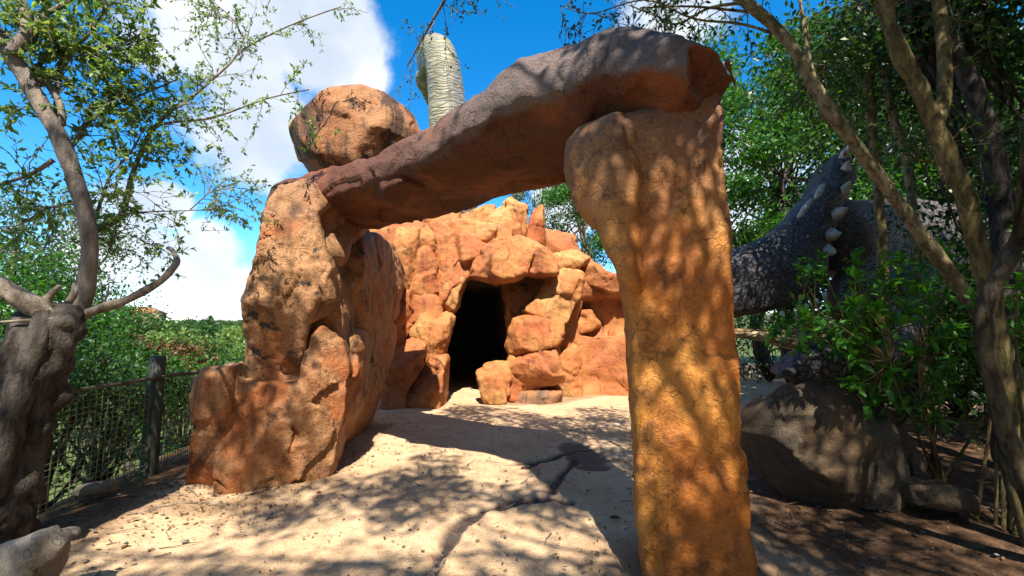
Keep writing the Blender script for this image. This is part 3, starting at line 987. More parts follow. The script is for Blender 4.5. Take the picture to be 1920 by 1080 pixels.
obj("cave_wall", stone_mesh("cave_wall", frC, core, 6.5, r=0.3, h=0.08, facets=0, seed=61, namp=0.12, nfreq=0.9, micro=0.02, extra=exC, uv=True,
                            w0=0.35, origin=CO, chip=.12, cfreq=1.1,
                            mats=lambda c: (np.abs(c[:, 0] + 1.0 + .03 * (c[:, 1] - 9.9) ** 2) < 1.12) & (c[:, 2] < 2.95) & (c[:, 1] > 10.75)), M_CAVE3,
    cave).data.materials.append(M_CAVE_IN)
cave_stones = [
    # column right of the mouth
    ([(930, 400), (1020, 420), (1000, 520), (940, 640), (720, 612), (800, 550), (850, 450)], 9.35, 0.8, 'p', .10),
    ([(700, 628), (920, 640), (915, 700), (880, 742), (690, 802), (668, 760), (680, 680)], 9.15, 0.8, 'c', .10),
    ([(680, 815), (898, 747), (918, 918), (720, 938), (672, 870)], 9.12, 0.8, 'r', .10),
    ([(720, 942), (915, 928), (915, 1010), (740, 1022), (690, 1005)], 9.15, 0.8, 'd', .06),
    ([(660, 870), (690, 815), (730, 940), (735, 1010), (690, 1020), (665, 960)], 9.25, 0.5, 'c', .05),
    # small stones beside the column
    ([(540, 890), (572, 872), (645, 925), (650, 975), (560, 978)], 9.0, 0.45, 'p', .06),
    ([(570, 862), (600, 852), (655, 858), (662, 930), (630, 915)], 9.2, 0.45, 'p', .06),
    # brow over the mouth
    ([(505, 415), (555, 300), (640, 285), (650, 400), (600, 442), (540, 425)], 8.9, 0.9, 'r', .08),
    ([(600, 440), (640, 300), (720, 262), (790, 300), (760, 395), (690, 425)], 8.75, 1.0, 'c', .08),
    ([(755, 392), (800, 300), (850, 312), (895, 345), (892, 405), (800, 402)], 8.9, 0.9, 'r', .08),
    ([(560, 300), (600, 262), (740, 240), (860, 275), (900, 335), (840, 330), (740, 300), (640, 300)], 9.0, 1.3, 'p', .08),
    ([(895, 330), (960, 310), (1045, 345), (1050, 360), (930, 405), (890, 395)], 9.7, 1.0, 'p', .06),
    ([(915, 320), (950, 302), (1050, 345), (1030, 356), (940, 345)], 9.9, 1.0, 'p', .04),
    # upper slabs to the left of the mouth
    ([(330, 372), (400, 238), (432, 250), (432, 345), (372, 440), (335, 480)], 9.35, 0.8, 'c', .08),
    ([(335, 485), (375, 435), (432, 345), (500, 405), (455, 440), (400, 480), (345, 565), (330, 600)], 9.25, 0.8, 'r', .08),
    ([(425, 250), (470, 235), (562, 285), (548, 330), (500, 402), (432, 342)], 9.3, 0.8, 'c', .08),
    ([(345, 190), (420, 170), (600, 205), (590, 265), (480, 240), (410, 232)], 9.6, 1.0, 'p', .06),
    ([(310, 195), (345, 185), (405, 235), (330, 360), (312, 300)], 9.4, 0.8, 'r', .08),
    ([(235, 320), (280, 300), (322, 375), (322, 402), (228, 442), (222, 380)], 9.2, 0.8, 'r', .06),
    ([(228, 448), (322, 412), (332, 540), (215, 520)], 9.15, 0.8, 'c', .06),
    ([(235, 200), (308, 185), (312, 340), (280, 300), (235, 320)], 9.45, 0.8, 'c', .06),
    ([(140, 330), (165, 215), (235, 200), (232, 400), (205, 505), (165, 450), (105, 345)], 9.2, 0.8, 'p', .08),
    ([(60, 320), (95, 215), (160, 210), (135, 330)], 9.4, 0.8, 'r', .06),
    ([(0, 300), (20, 235), (95, 215), (70, 310)], 9.5, 0.8, 'c', .06),
    # left jamb
    ([(345, 605), (365, 500), (405, 450), (450, 450), (425, 510), (420, 570), (385, 605)], 9.3, 0.6, 'p', .06),
    ([(200, 680), (225, 630), (270, 625), (330, 650), (382, 620), (378, 700), (352, 790), (300, 815), (262, 835), (300, 730), (250, 745)],
     9.0, 0.6, 'p', .08),
    ([(200, 530), (335, 545), (345, 650), (270, 620), (215, 640), (150, 700), (160, 560)], 9.35, 0.6, 'r', .06),
    ([(255, 838), (362, 822), (352, 960), (325, 1090), (180, 1100), (175, 930)], 8.7, 0.8, 'r', .10),
    ([(120, 800), (200, 730), (260, 760), (250, 840), (180, 930), (170, 1100), (90, 1120), (95, 900)], 8.55, 0.8, 'r', .10),
    ([(100, 520), (190, 500), (205, 640), (160, 740), (100, 820), (60, 760)], 8.9, 0.8, 'r', .08),
    # right of the column: shelves and stones
    ([(1020, 440), (1050, 360), (1085, 385), (1130, 432), (1190, 440), (1190, 500), (1060, 470)], 9.9, 0.9, 'r', .06),
    ([(965, 640), (1010, 610), (1060, 598), (1102, 662), (985, 692)], 10.3, 0.5, 'c', .06),
    ([(935, 785), (1000, 738), (1112, 700), (1142, 738), (1138, 765), (1000, 802), (960, 850)], 10.4, 0.7, 'c', .08),
    ([(1000, 806), (1145, 770), (1185, 790), (1190, 930), (1090, 945), (1010, 955)], 10.45, 0.7, 'p', .08),
    ([(915, 800), (975, 765), (1005, 860), (1010, 985), (905, 1005)], 9.9, 0.7, 'p', .10),
    ([(1120, 700), (1165, 675), (1200, 700), (1200, 770), (1145, 762)], 10.5, 0.6, 'c', .05),
    ([(690, 470), (760, 420), (870, 430), (830, 520), (720, 600), (690, 610)], 10.0, 0.5, 'd', .05),
    ([(940, 500), (1020, 470), (1160, 500), (1180, 640), (1060, 600), (960, 640)], 10.75, 0.5, 'r', .05),
]
MAT = {'p': M_CAVE2, 'c': M_CAVE, 'r': M_CAVE3, 'd': M_CAVE_DK, 'i': M_CAVE_DK}
for i, (o_, Y_, t_, mt, r_) in enumerate(cave_stones):
    o_ = [(x, y + 45 if y > 925 else y) for x, y in o_]
    fr = Frame(0.0, Y_, math.radians((i * 37) % 17 - 8) * 0.3)
    obj("stone", stone_mesh("stone", fr, cp(o_), t_, r=0.02, h=0.036, bulge=0.05, bs=0.06, facets=8, cut=(0.06, 0.26), seed=100 + i, fk=0.012, grow=0.065, chip=.07, cfreq=1.3,
                            namp=0.05, nfreq=1.6, micro=0.012, origin=CO, ridge=0.012), MAT[mt], cave)
spires = [([(592, 250), (585, 180), (600, 92), (640, 80), (664, 90), (672, 160), (700, 235), (650, 245)], 10.3, 'p'),
          ([(690, 240), (668, 170), (664, 92), (690, 72), (740, 70), (758, 90), (752, 180), (735, 245)], 10.5, 'p'),
          ([(760, 262), (764, 180), (778, 120), (818, 108), (824, 190), (800, 270)], 10.4, 'c'),
          ([(800, 285), (822, 220), (832, 240), (838, 290)], 10.3, 'p'),
          ([(540, 190), (548, 112), (592, 100), (596, 150), (588, 200)], 10.6, 'c'),
          ([(480, 192), (488, 116), (545, 108), (546, 170), (530, 195)], 10.7, 'p'),
          ([(420, 190), (438, 132), (482, 118), (482, 192)], 10.8, 'c'),
          ([(340, 200), (360, 160), (430, 138), (432, 192)], 10.8, 'c'),
          ([(700, 250), (690, 200), (712, 180), (730, 215), (745, 250)], 10.1, 'p')]
for i, (o_, Y_, mt) in enumerate(spires):
    fr = Frame(0.0, Y_ - .55, math.radians((i * 53) % 21 - 10))
    mx_ = sum(x for x, y in o_) / len(o_)
    low = cp([(mx_ + (x - mx_) * 1.25, y + (60 if y > 180 else -12 * ((i * 7) % 3))) for x, y in o_])
    obj("spire", stone_mesh("spire", fr, low, 0.45, r=0.06, h=0.035, bulge=0.06, bs=0.12, facets=7, cut=(0.06, 0.25), seed=200 + i, fk=0.015, ff=1.2,
                            namp=0.05, nfreq=1.8, origin=CO, chip=.07, cfreq=2.0), MAT[mt], cave)

# ------------------------------------------------------------------ tree tools
def wander(rng, p0, p1, n, amp, sag=0.0):
    """crooked path from p0 to p1"""
    t = np.linspace(0, 1, n)[:, None]
    p = np.asarray(p0) * (1 - t) + np.asarray(p1) * t
    L = np.linalg.norm(np.asarray(p1) - np.asarray(p0))
    k = rng.normal(size=(n, 3)) * amp * L
    k = np.cumsum(k, 0)
    k = k - k[0] - (k[-1] - k[0]) * t
    p = p + k * 0.6
    p[:, 2] += -4 * sag * L * (t[:, 0] * (t[:, 0] - 1)) * (1 if sag >= 0 else 1)
    return p


class Tree:
    def __init__(self, seed):
        self.rng = np.random.default_rng(seed)
        self.w = Soup()
        self.lc, self.ld, self.lL = [], [], []

    def limb(self, pts, r0, r1, sides=7, n=None, rough=0.06, flute=0.0):
        pts = smooth_path(pts, n or max(6, 4 * len(pts)))
        rr = r0 + (r1 - r0) * np.linspace(0, 1, len(pts)) ** 0.8
        self.w.tube(pts, rr, sides, rough=rough, seed=int(self.rng.integers(99)), flute=flute)
        return pts

    def leaves(self, c, spread, n, size, out=None):
        c = np.asarray(c, float)
        p = c + self.rng.normal(size=(n, 3)) * np.asarray(spread)
        d = self.rng.normal(size=(n, 3)) + np.array([0, 0, -0.35])
        if out is not None:
            d = d + out
        self.lc.append(p)
        self.ld.append(d)
        self.lL.append(size * self.rng.uniform(0.6, 1.3, n))

    def twig(self, p0, d, L, leaves, size, depth=1, r=0.006, droop=0.15):
        """leafy twig with side shoots"""
        rng = self.rng
        d = np.asarray(d, float)
        d = d / (np.linalg.norm(d) + 1e-9)
        n = 5
        p = [np.asarray(p0, float)]
        for k in range(n):
            d = d + rng.normal(size=3) * 0.22 + np.array([0, 0, -droop * 0.4])
            d /= np.linalg.norm(d)
            p.append(p[-1] + d * L / n)
        p = np.array(p)
        self.w.tube(p, np.linspace(r, r * 0.35, len(p)), 4, cap=False)
        if depth > 0:
            for k in range(rng.integers(3, 6)):
                i = rng.integers(1, n + 1)
                dd = p[i] - p[i - 1]
                dd = dd / (np.linalg.norm(dd) + 1e-9) + rng.normal(size=3) * 0.75
                self.twig(p[i], dd, L * rng.uniform(0.4, 0.7), leaves, size, depth - 1, r * 0.6, droop)
        if leaves:
            m = rng.poisson(leaves)
            if m:
                t = rng.uniform(0.25, 1, m) * n
                i = np.clip(t.astype(int), 0, n - 1)
                q = p[i] + (p[i + 1] - p[i]) * (t - i)[:, None]
                self.lc.append(q)
                self.ld.append((p[i + 1] - p[i]) / (L / n) * 0.8 + rng.normal(size=(m, 3)) * 0.8 + np.array([0, 0, -droop]))
                self.lL.append(size * rng.uniform(0.6, 1.25, m))
        return p

    def build(self, name, label, cat, base, bark, leafm, group=None, aspect=0.45, flat=0.5, crown='crown'):
        base = np.asarray(base, float)
        t = thing(name, label, cat, tuple(base), group)
        obj('trunk', self.w.mesh('trunk', base), bark, t)
        if self.lc:
            c, d, L = np.concatenate(self.lc), np.concatenate(self.ld), np.concatenate(self.lL)
            obj(crown, leaf_mesh(crown, c, d, L, L * aspect, self.rng, base, flat), leafm, t)
        return t


def crown_tree(T, base, top, r0, center, radii, clumps, per, size, clump_r=0.5, lean=0.0, hollow=0.5):
    """trunk, limbs out to leaf clumps spread through an uneven crown"""
    rng = T.rng
    base, top, center, radii = (np.asarray(q, float) for q in (base, top, center, radii))
    tr = T.limb(wander(rng, base, top, 7, 0.05), r0, r0 * 0.35, 9, flute=0.05)
    for k in range(clumps):
        d = rng.normal(size=3)
        d /= np.linalg.norm(d)
        f = rng.uniform(hollow, 1.0) ** 0.6 * (1 + 0.25 * math.sin(3 * d[0] + 5 * d[1] + 4 * d[2]))
        c = center + d * radii * f
        i = rng.integers(len(tr) // 2, len(tr))
        if k % 2 == 0:
            T.limb(wander(rng, tr[i], c, 5, 0.08), r0 * 0.22, 0.012, 5, n=8)
        cr = clump_r * rng.uniform(0.6, 1.3)
        T.leaves(c, (cr, cr, cr * 0.6), int(per * rng.uniform(0.6, 1.4)), size)


def traced(pts, y0, y1, r=None):
    """path given by picture position with a depth that changes evenly along it"""
    n = len(pts)
    return np.array([P(x, y, y0 + (y1 - y0) * i / max(1, n - 1)) for i, (x, y) in enumerate(pts)])


# ---- living tree at the left fence, thin and open
T = Tree(7)
trunk = traced([(20, 960), (60, 800), (112, 680), (150, 590), (166, 520), (168, 440), (142, 335), (112, 255), (62, 170), (22, 100), (-30, 30), (-90, -60)], 3.45, 2.9)
trunk[0][2] = tz(trunk[0][0], trunk[0][1]) - 0.1
T.limb(trunk, 0.056, 0.052, 12, n=60, rough=0.16, flute=0.08)
LB = [
    ([(168, 440), (186, 428), (228, 402), (250, 322), (285, 245), (320, 230), (400, 220), (500, 185), (580, 168)], 3.45, 4.3, .032, .006, 9),
    ([(285, 245), (320, 208), (350, 190), (425, 125), (460, 90), (550, 45), (640, 12)], 3.75, 4.5, .018, .006, 11),
    ([(460, 90), (440, 40), (395, 0)], 4.1, 4.2, .010, .004, 6),
    ([(118, 285), (140, 268), (165, 230), (205, 203), (260, 180), (330, 150)], 3.3, 3.6, .022, .006, 12),
    ([(50, 155), (62, 132), (100, 102), (150, 88), (210, 90), (270, 60)], 3.1, 3.4, .022, .006, 13),
    ([(25, 100), (70, 40), (130, 0), (180, -40)], 3.0, 3.2, .025, .008, 8),
    ([(100, 300), (60, 325), (0, 345), (-60, 350)], 3.3, 3.2, .02, .008, 5),
    ([(228, 402), (280, 397), (350, 395), (412, 391)], 3.5, 3.9, .009, .003, 3),
    ([(355, 395), (380, 372), (400, 358), (440, 352)], 3.8, 3.9, .006, .003, 5),
    ([(172, 430), (195, 360), (210, 325), (245, 285), (270, 240)], 3.4, 3.6, .014, .005, 7),
    ([(112, 255), (105, 200), (120, 120), (170, 60), (200, 10)], 3.2, 3.2, .02, .007, 10),
    ([(60, 170), (80, 150), (110, 190), (118, 235)], 3.1, 3.1, .03, .02, 0),
    ([(165, 520), (200, 480), (215, 440), (260, 425)], 3.45, 3.7, .008, .003, 4),
    ([(22, 100), (50, 60), (40, 0)], 2.95, 3.0, .05, .03, 4),
    ([(150, 380), (90, 390), (40, 420), (0, 425)], 3.4, 3.4, .01, .004, 4),
]
for (pts, ya, yb, ra, rb, nt) in LB:
    p = T.limb(traced(pts, ya, yb), ra, rb, 6, n=5 * len(pts))
    for k in range(int(nt * 2.5)):
        i = T.rng.integers(int(len(p) * .2), len(p) - 1)
        d = (p[i + 1] - p[i]) / (np.linalg.norm(p[i + 1] - p[i]) + 1e-9)
        T.twig(p[i], d * 0.8 + T.rng.normal(size=3) * 0.7, T.rng.uniform(0.2, 0.5), 8 if pts[0][0] > 270 or nt < 6 else 12, 0.042 if pts[0][0] > 270 else 0.055, 1, 0.0045)
T.build("slender_tree", "pale grey slender tree with light feathery leaves above the old stump", "tree", trunk[0], M_BARK_GREY, M_LEAF_L, aspect=0.42)

# ---- old dead stump with bare limbs
st = thing("dead_stump", "dark gnarled dead tree stump with bare broken limbs beside the fence", "stump", tuple(G(10, 1040)))
so = G(10, 1040)
S = Soup()
pth = traced([(-95, 1090), (-40, 980), (0, 870), (35, 760), (68, 685), (95, 625), (110, 592), (116, 575)], 2.95, 3.1)
S.tube(smooth_path(pth, 40), np.interp(np.linspace(0, 1, 40), [0, .2, .5, .8, .93, 1], [.34, .25, .20, .165, .135, .10]), 26, rough=0.28, seed=4, flute=0.10)
for k, (off, tw) in enumerate([(0.10, 0.0), (-0.12, 0.5), (0.03, 1.1)]):          # strands of twisted grain standing proud
    a = smooth_path(pth + np.array([off, -0.16 + 0.05 * k, 0]) * np.linspace(1.2, .6, len(pth))[:, None], 26)
    a[:, 0] += 0.05 * np.sin(np.linspace(0, 5, 26) + tw)
    S.tube(a, np.linspace(.11, .05, 26), 10, rough=0.3, seed=9 + k)
obj("trunk", S.mesh("trunk", so), M_BARK_DARK, st)
for pts, ya, yb, ra, rb in [([(112, 606), (82, 585), (45, 562), (0, 537), (-70, 500)], 3.05, 2.8, .075, .065),
                            ([(110, 600), (150, 592), (195, 576), (232, 566), (262, 551), (296, 532), (318, 510), (331, 494), (330, 480), (322, 468), (315, 465)], 3.1, 3.5, .042, .016),
                            ([(100, 598), (60, 600), (0, 604)], 2.95, 2.85, .014, .010),
                            ([(100, 610), (88, 575), (100, 548), (112, 535)], 3.0, 3.0, .05, .012),
                            ([(118, 605), (128, 570), (140, 548), (138, 530)], 3.1, 3.1, .04, .006),
                            ([(85, 625), (70, 590), (62, 572)], 2.95, 2.95, .04, .008),
                            ([(190, 577), (200, 555), (204, 536)], 3.2, 3.2, .010, .004)]:
    p = smooth_path(traced(pts, ya, yb), 24)
    S = Soup()
    S.tube(p, np.linspace(ra, rb, 24), 10, rough=0.35, seed=len(pts), flute=.08)
    obj("limb", S.mesh("limb", so), M_WOOD_DEAD if ra < .05 or True else M_BARK_DARK, st)

# ---- overhanging tree whose crown dapples the path, rooted behind to the right
T = Tree(11)
b0 = np.array([3.0, -2.6, 0])
b0[2] = tz(3.0, -2.6) - 0.1
tr = T.limb(wander(T.rng, b0, (2.0, -2.2, 6.6), 9, 0.04), 0.20, 0.10, 10, n=40, flute=0.06)
TS = np.array(TO_SUN)
cand = np.stack([T.rng.uniform(-5.2, 4.6, 5200), T.rng.uniform(0.6, 8.2, 5200), np.full(5200, 1.0)], 1)
nz_ = fbm(cand, 1.15, 3, 5)
cov = np.interp(cand[:, 0], [-3.2, -2.2, -1.2, 0.2, .8, 2.6], [-.26, -.20, -.01, .0, .13, .26]) - .5 * sst(cand[:, 0], 2.0, 2.5) * sst(cand[:, 1], 3.6, 4.2) + .20 * sst(cand[:, 0], -.5, .1) * (1 - sst(cand[:, 0], 1.2, 1.6)) * sst(cand[:, 1], 4.0, 4.3) * (1 - sst(cand[:, 1], 5.2, 5.8)) + .30 * (1 - sst(np.hypot((cand[:, 0] + 2.45) / .6, (cand[:, 1] - 3.85) / .45), .5, 1.1)) + .09 * (1 - sst(cand[:, 1], 3.0, 3.8)) * sst(cand[:, 0], -2.6, -2.0) + .42 * sst(-cand[:, 0], 2.5, 3.2) * (1 - sst(cand[:, 1], 3.4, 4.4)) - .16 * sst(cand[:, 1], 5.0, 6.5) - .12 * sst(cand[:, 1], 7.0, 8.2)
cand = cand[nz_ + cov > 0][:1000]
for k, q in enumerate(cand):
    zc = 8.2 - 1.7 * float(sst(q[0], .4, 1.0)) + T.rng.normal() * .4
    c = q + TS * ((zc - q[2]) / TS[2])
    if k % 28 == 0:
        T.limb(wander(T.rng, tr[-1 - T.rng.integers(6)], c, 6, 0.06), 0.035, 0.008, 5, n=9)
    T.leaves(c, (0.16, 0.16, 0.12), int(T.rng.uniform(16, 42)), 0.12)
# two long limbs reach forward over the arch and hang small twigs into view
for pts, tips in [([tr[-14], (1.6, 0.8, 5.6), (0.3, 3.2, 5.75), (-0.9, 5.0, 5.6), (-1.5, 5.8, 5.35)], 16),
                  ([tr[-16], (2.2, 0.5, 5.2), (1.6, 2.6, 5.2), (1.0, 4.2, 5.1)], 14)]:
    p = T.limb(np.array([np.asarray(q, float) for q in pts]), 0.05, 0.010, 6, n=24)
    for k in range(tips):
        i = T.rng.integers(len(p) // 2, len(p))
        T.twig(p[i], T.rng.normal(size=3) * 0.6 + np.array([0, .2, -0.6]), T.rng.uniform(.4, .75), 7, 0.05, 1, 0.006, 0.1)
T.build("overhanging_tree", "tree reaching in from overhead, small dark twigs hanging against the blue sky above the lintel", "tree", b0, M_BARK_GREY,
        M_LEAF_D, flat=0.6)


# ---- trunks at the right
def right_tree(seed, pts, ya, yb, r0, r1, name, label, bark, crown, leafm, extra=(), size=0.085):
    T = Tree(seed)
    p = traced(pts, ya, yb)
    base = p[0].copy()
    gz = tz(base[0], base[1])
    if base[2] > gz:
        p = np.vstack([[base[0] + 0.05, base[1] - 0.05, gz - 0.1], p])
        base = p[0]
    p = T.limb(p, r0, r1, 12, n=60, rough=0.18, flute=0.07)
    for (q, a, b, ra, rb) in extra:
        e = T.limb(traced(q, a, b), ra, rb, 7)
        for k in range(11):
            i = T.rng.integers(len(e) // 3, len(e))
            T.twig(e[i], T.rng.normal(size=3), .45, 8, 0.05, 1, .005)
    for (c, rad, n, per) in crown:
        for k in range(n):
            d = T.rng.normal(size=3)
            d /= np.linalg.norm(d)
            q = np.asarray(c) + d * np.asarray(rad) * T.rng.uniform(.3, 1)
            if k % 2 == 0:
                T.limb(wander(T.rng, p[-1 - T.rng.integers(8)], q, 6, .07), r1 * .5, .01, 5, n=8)
            T.leaves(q, (.38, .38, .2), int(per * T.rng.uniform(.6, 1.4)), size)
    return T.build(name, label, 'tree', base, bark, leafm, group="trees on the shaded right bank")


right_tree(21, [(1900, 700), (1855, 620), (1815, 560), (1722, 432), (1620, 292), (1545, 190), (1475, 75), (1392, 0), (1310, -60), (1220, -110)], 3.45, 3.2,
           .064, .036, "leaning_tree", "slim pale tree leaning left across the view towards the arch top", M_BARK_PALE,
           [((1.7, 2.3, 5.6), (1.3, 1.0, .4), 16, 90)], M_LEAF_D,
           [([(1475, 75), (1440, 30), (1380, 20), (1290, 12), (1200, 15)], 3.3, 3.5, .02, .006),
            ([(1400, 5), (1330, 15), (1270, 45), (1230, 30), (1180, 10)], 3.3, 3.7, .015, .005),
            ([(1470, 70), (1390, 45), (1300, 35), (1210, 0), (1110, 25), (1050, 10)], 3.3, 3.9, .014, .004),
            ([(1620, 292), (1560, 230), (1520, 120), (1500, 0)], 3.3, 3.7, .022, .014)])
right_tree(22, [(1900, 880), (1872, 700), (1852, 540), (1830, 450), (1800, 350), (1752, 240), (1722, 165), (1682, 90), (1655, 0), (1640, -120)], 3.0, 2.85,
           .066, .045, "forked_tree", "thicker sunlit brown trunk right of the leaning tree", M_BARK_GREEN,
           [((3.2, 0.2, 6.6), (1.6, 1.9, .7), 40, 170)], M_LEAF_D,
           [([(1752, 240), (1770, 180), (1768, 80), (1760, 0), (1755, -80)], 2.95, 3.1, .05, .035),
            ([(1800, 350), (1770, 330), (1755, 280)], 2.95, 3.2, .03, .02)])
right_tree(23, [(1985, 1050), (1930, 930), (1893, 830), (1862, 710), (1845, 600), (1862, 540), (1900, 470), (1945, 380)], 2.75, 2.6, .056, .04, "mossy_tree",
           "mottled dark trunk curving up at the far right edge", M_BARK_MOSS, [((4.6, 0.0, 6.4), (1.6, 1.9, .8), 40, 150)], M_LEAF_D)
right_tree(24, [(1870, 760), (1885, 560), (1880, 420), (1858, 270), (1820, 160), (1785, 90), (1760, 0), (1750, -100)], 4.2, 3.9, .11, .07, "dark_tree",
           "dark trunk in deep shade behind the sunlit brown trunk", M_BARK_DARK, [((5.6, 1.8, 7.2), (2.0, 1.9, .9), 46, 240), (P(1800, 130, 5.0), (.9, .7, .9), 26, 110), (P(1900, 330, 4.8), (.6, .6, .8), 16, 110), (P(1700, 60, 4.6), (.9, .5, .45), 24, 120), (P(1850, 60, 4.3), (.7, .5, .5), 20, 120), (P(1880, 480, 4.6), (.5, .4, .6), 14, 110)], M_LEAF_D)
right_tree(25, [(1660, 760), (1655, 520), (1645, 330), (1632, 200), (1625, 90), (1622, -60)], 4.9, 4.9, .06, .045, "upright_tree",
           "thin upright trunk beside the dark dinosaur, pale with lichen", M_BARK_GREEN, [((5.4, 2.5, 7.9), (2.4, 1.0, .5), 46, 190), (P(1560, 90, 6.0), (.8, .6, .6), 22, 110), (P(1480, 180, 6.6), (.5, .5, .7), 12, 90)], M_LEAF_D,
           [([(1645, 330), (1600, 270), (1540, 215), (1530, 130), (1510, 40)], 4.9, 5.0, .02, .012)])
right_tree(26, [(1740, 780), (1725, 560), (1712, 400), (1700, 300), (1668, 190), (1655, 60), (1650, -80)], 5.3, 5.2, .06, .04, "bent_tree",
           "thin bent trunk between the upright trunk and the sunlit brown trunk", M_BARK_PALE, [((6.6, 2.4, 7.9), (1.4, 1.0, .5), 12, 160), (P(1690, 200, 6.2), (.9, .6, 1.0), 22, 110), (P(1640, 60, 5.6), (.7, .6, .6), 14, 100)], M_LEAF_D)

# ---- unseen trees added behind the viewer to shut off the low sky's fill
for i, (x, y, zc, rad, lab) in enumerate([(-6.5, -7.0, 4.2, (2.6, 2.2, 3.6), "unseen broad tree added left of the path behind the viewer"),
                                          (-1.8, -9.5, 4.6, (2.8, 2.0, 4.0), "unseen dense tree added straight behind the viewer"),
                                          (3.4, -9.0, 4.6, (2.8, 2.0, 4.0), "unseen dense tree added right of the path behind the viewer"),
                                          (7.6, -5.0, 4.6, (2.6, 2.6, 4.2), "unseen dense tree added on the right bank behind the viewer"),
                                          (8.6, 0.5, 4.4, (2.0, 2.6, 4.0), "unseen dense tree added on the right bank beside the viewer")]):
    T = Tree(40 + i)
    b = np.array([x, y, tz(x, y) - .1])
    crown_tree(T, b, (x, y, zc + rad[2] * .4), .2, (x, y, zc), rad, 70, 130, .26, .6)
    T.build("broadleaf_tree", lab, "tree", b, M_BARK_DARK, M_LEAF_D, group="trees added behind the viewer", flat=.5)

# ---- wood behind: crowns that close the view on the right, and behind the cave
wood = [
    # x, y, height of crown centre, radii, trunk radius, clumps, per clump, leaf, material, name, label
    (6.3, 9.6, 4.6, (1.6, 1.6, 2.7), .14, 60, 260, .13, M_LEAF_B, "leafy tree right behind the arch pillar, its crown bright in the sun"),
    (9.2, 9.8, 5.4, (2.3, 1.8, 3.3), .18, 80, 330, .13, M_LEAF_D, "dense tree behind the dinosaur with a deep green crown"),
    (12.3, 9.2, 5.2, (2.4, 2.0, 3.6), .18, 80, 330, .13, M_LEAF_D, "dense tree at the right edge behind the trunks"),
    (8.6, 14.5, 8.2, (3.4, 2.4, 3.8), .25, 90, 330, .17, M_LEAF_B, "tall tree rising above the others on the right"),
    (14.5, 13.5, 9.0, (3.6, 2.6, 4.6), .25, 90, 330, .17, M_LEAF_D, "tallest tree in the far right corner"),
    (3.2, 19.0, 6.6, (2.0, 1.8, 2.4), .2, 40, 230, .17, M_LEAF_B, "green tree standing behind the cave, seen under the lintel"),
    (1.4, 21.5, 8.6, (1.4, 1.4, 1.6), .16, 20, 160, .15, M_LEAF_G, "loose pale tree behind the cave spires"),
]
for i, (x, y, zc, rad, tr_, ncl, per, lf, lm, lab) in enumerate(wood):
    T = Tree(60 + i)
    b = np.array([x, y, tz(x, y) - 0.1])
    crown_tree(T, b, (x + .2, y, zc + rad[2] * .4), tr_, (x, y, zc), rad, ncl, per, lf, 0.33 if rad[2] < 3 else 0.42)
    T.build("broadleaf_tree", lab, "tree", b, M_BARK_DARK if i < 5 else M_BARK_GREY, lm, group="wood behind the arch and cave", flat=0.55)

# ------------------------------------------------------------------ dinosaurs
def blob_mesh(name, prims, h, k, origin, namp=0.02, nfreq=2.0, seed=1):
    """smooth union of tapered limbs and ellipsoids"""
    lo, hi = np.full(3, 1e9), np.full(3, -1e9)
    for p in prims:
        if p[0] == 'e':
            lo, hi = np.minimum(lo, np.array(p[1]) - p[2]), np.maximum(hi, np.array(p[1]) + p[2])
        else:
            rr = max(p[3], p[4])
            lo = np.minimum(lo, np.minimum(p[1], p[2]) - rr)
            hi = np.maximum(hi, np.maximum(p[1], p[2]) + rr)
    lo, hi = lo - 4 * h - k, hi + 4 * h + k
    n = np.ceil((hi - lo) / h).astype(int) + 1
    ax = [lo[i] + np.arange(n[i]) * h for i in range(3)]
    X, Y, Z = np.meshgrid(*ax, indexing='ij')
    d = np.full(X.shape, 1e3)
    for p in prims:
        if p[0] == 'e':
            c, r = np.array(p[1]), np.array(p[2])
            q = np.sqrt(((X - c[0]) / r[0]) ** 2 + ((Y - c[1]) / r[1]) ** 2 + ((Z - c[2]) / r[2]) ** 2)
            e = (q - 1) * r.min()
        else:
            a, b = np.array(p[1], float), np.array(p[2], float)
            ab = b - a
            t = np.clip(((X - a[0]) * ab[0] + (Y - a[1]) * ab[1] + (Z - a[2]) * ab[2]) / (ab @ ab), 0, 1)
            e = np.sqrt((X - a[0] - t * ab[0]) ** 2 + (Y - a[1] - t * ab[1]) ** 2 + (Z - a[2] - t * ab[2]) ** 2) - (p[3] + (p[4] - p[3]) * t)
        d = smin(d, e, k)
    v, q = surface_nets(d, lo, h)
    nrm = np.cross(v[q[:, 2]] - v[q[:, 0]], v[q[:, 3]] - v[q[:, 1]])
    fn = np.zeros_like(v)
    for i in range(4):
        np.add.at(fn, q[:, i], nrm)
    fn /= np.linalg.norm(fn, axis=1)[:, None] + 1e-12
    v = v + fn * (namp * 2 * fbm(v, nfreq, 3, seed))[:, None]
    return mesh_np(name, v - np.asarray(origin), q)


M_HIDE = skin_mat("hide_dark_grey", (0.055, 0.048, 0.05), (0.085, 0.074, 0.074), (0.022, 0.019, 0.02), 15.0, (1, 1, .75), .8, 0.6, 0.03)
M_SPIKE = plain_mat("spike_horn", (0.46, 0.43, 0.37), (0.28, 0.255, 0.215), 12, 0.5)
M_BELLY = skin_mat("hide_belly", (0.42, 0.31, 0.14), (0.30, 0.20, 0.09), (0.10, 0.06, 0.03), 9.0, (.4, .4, 3.0), 1.0, 0.6, 0.03)
M_CLAW = plain_mat("claw_black", (0.03, 0.028, 0.03), (0.05, 0.045, 0.05), 10, 0.35)

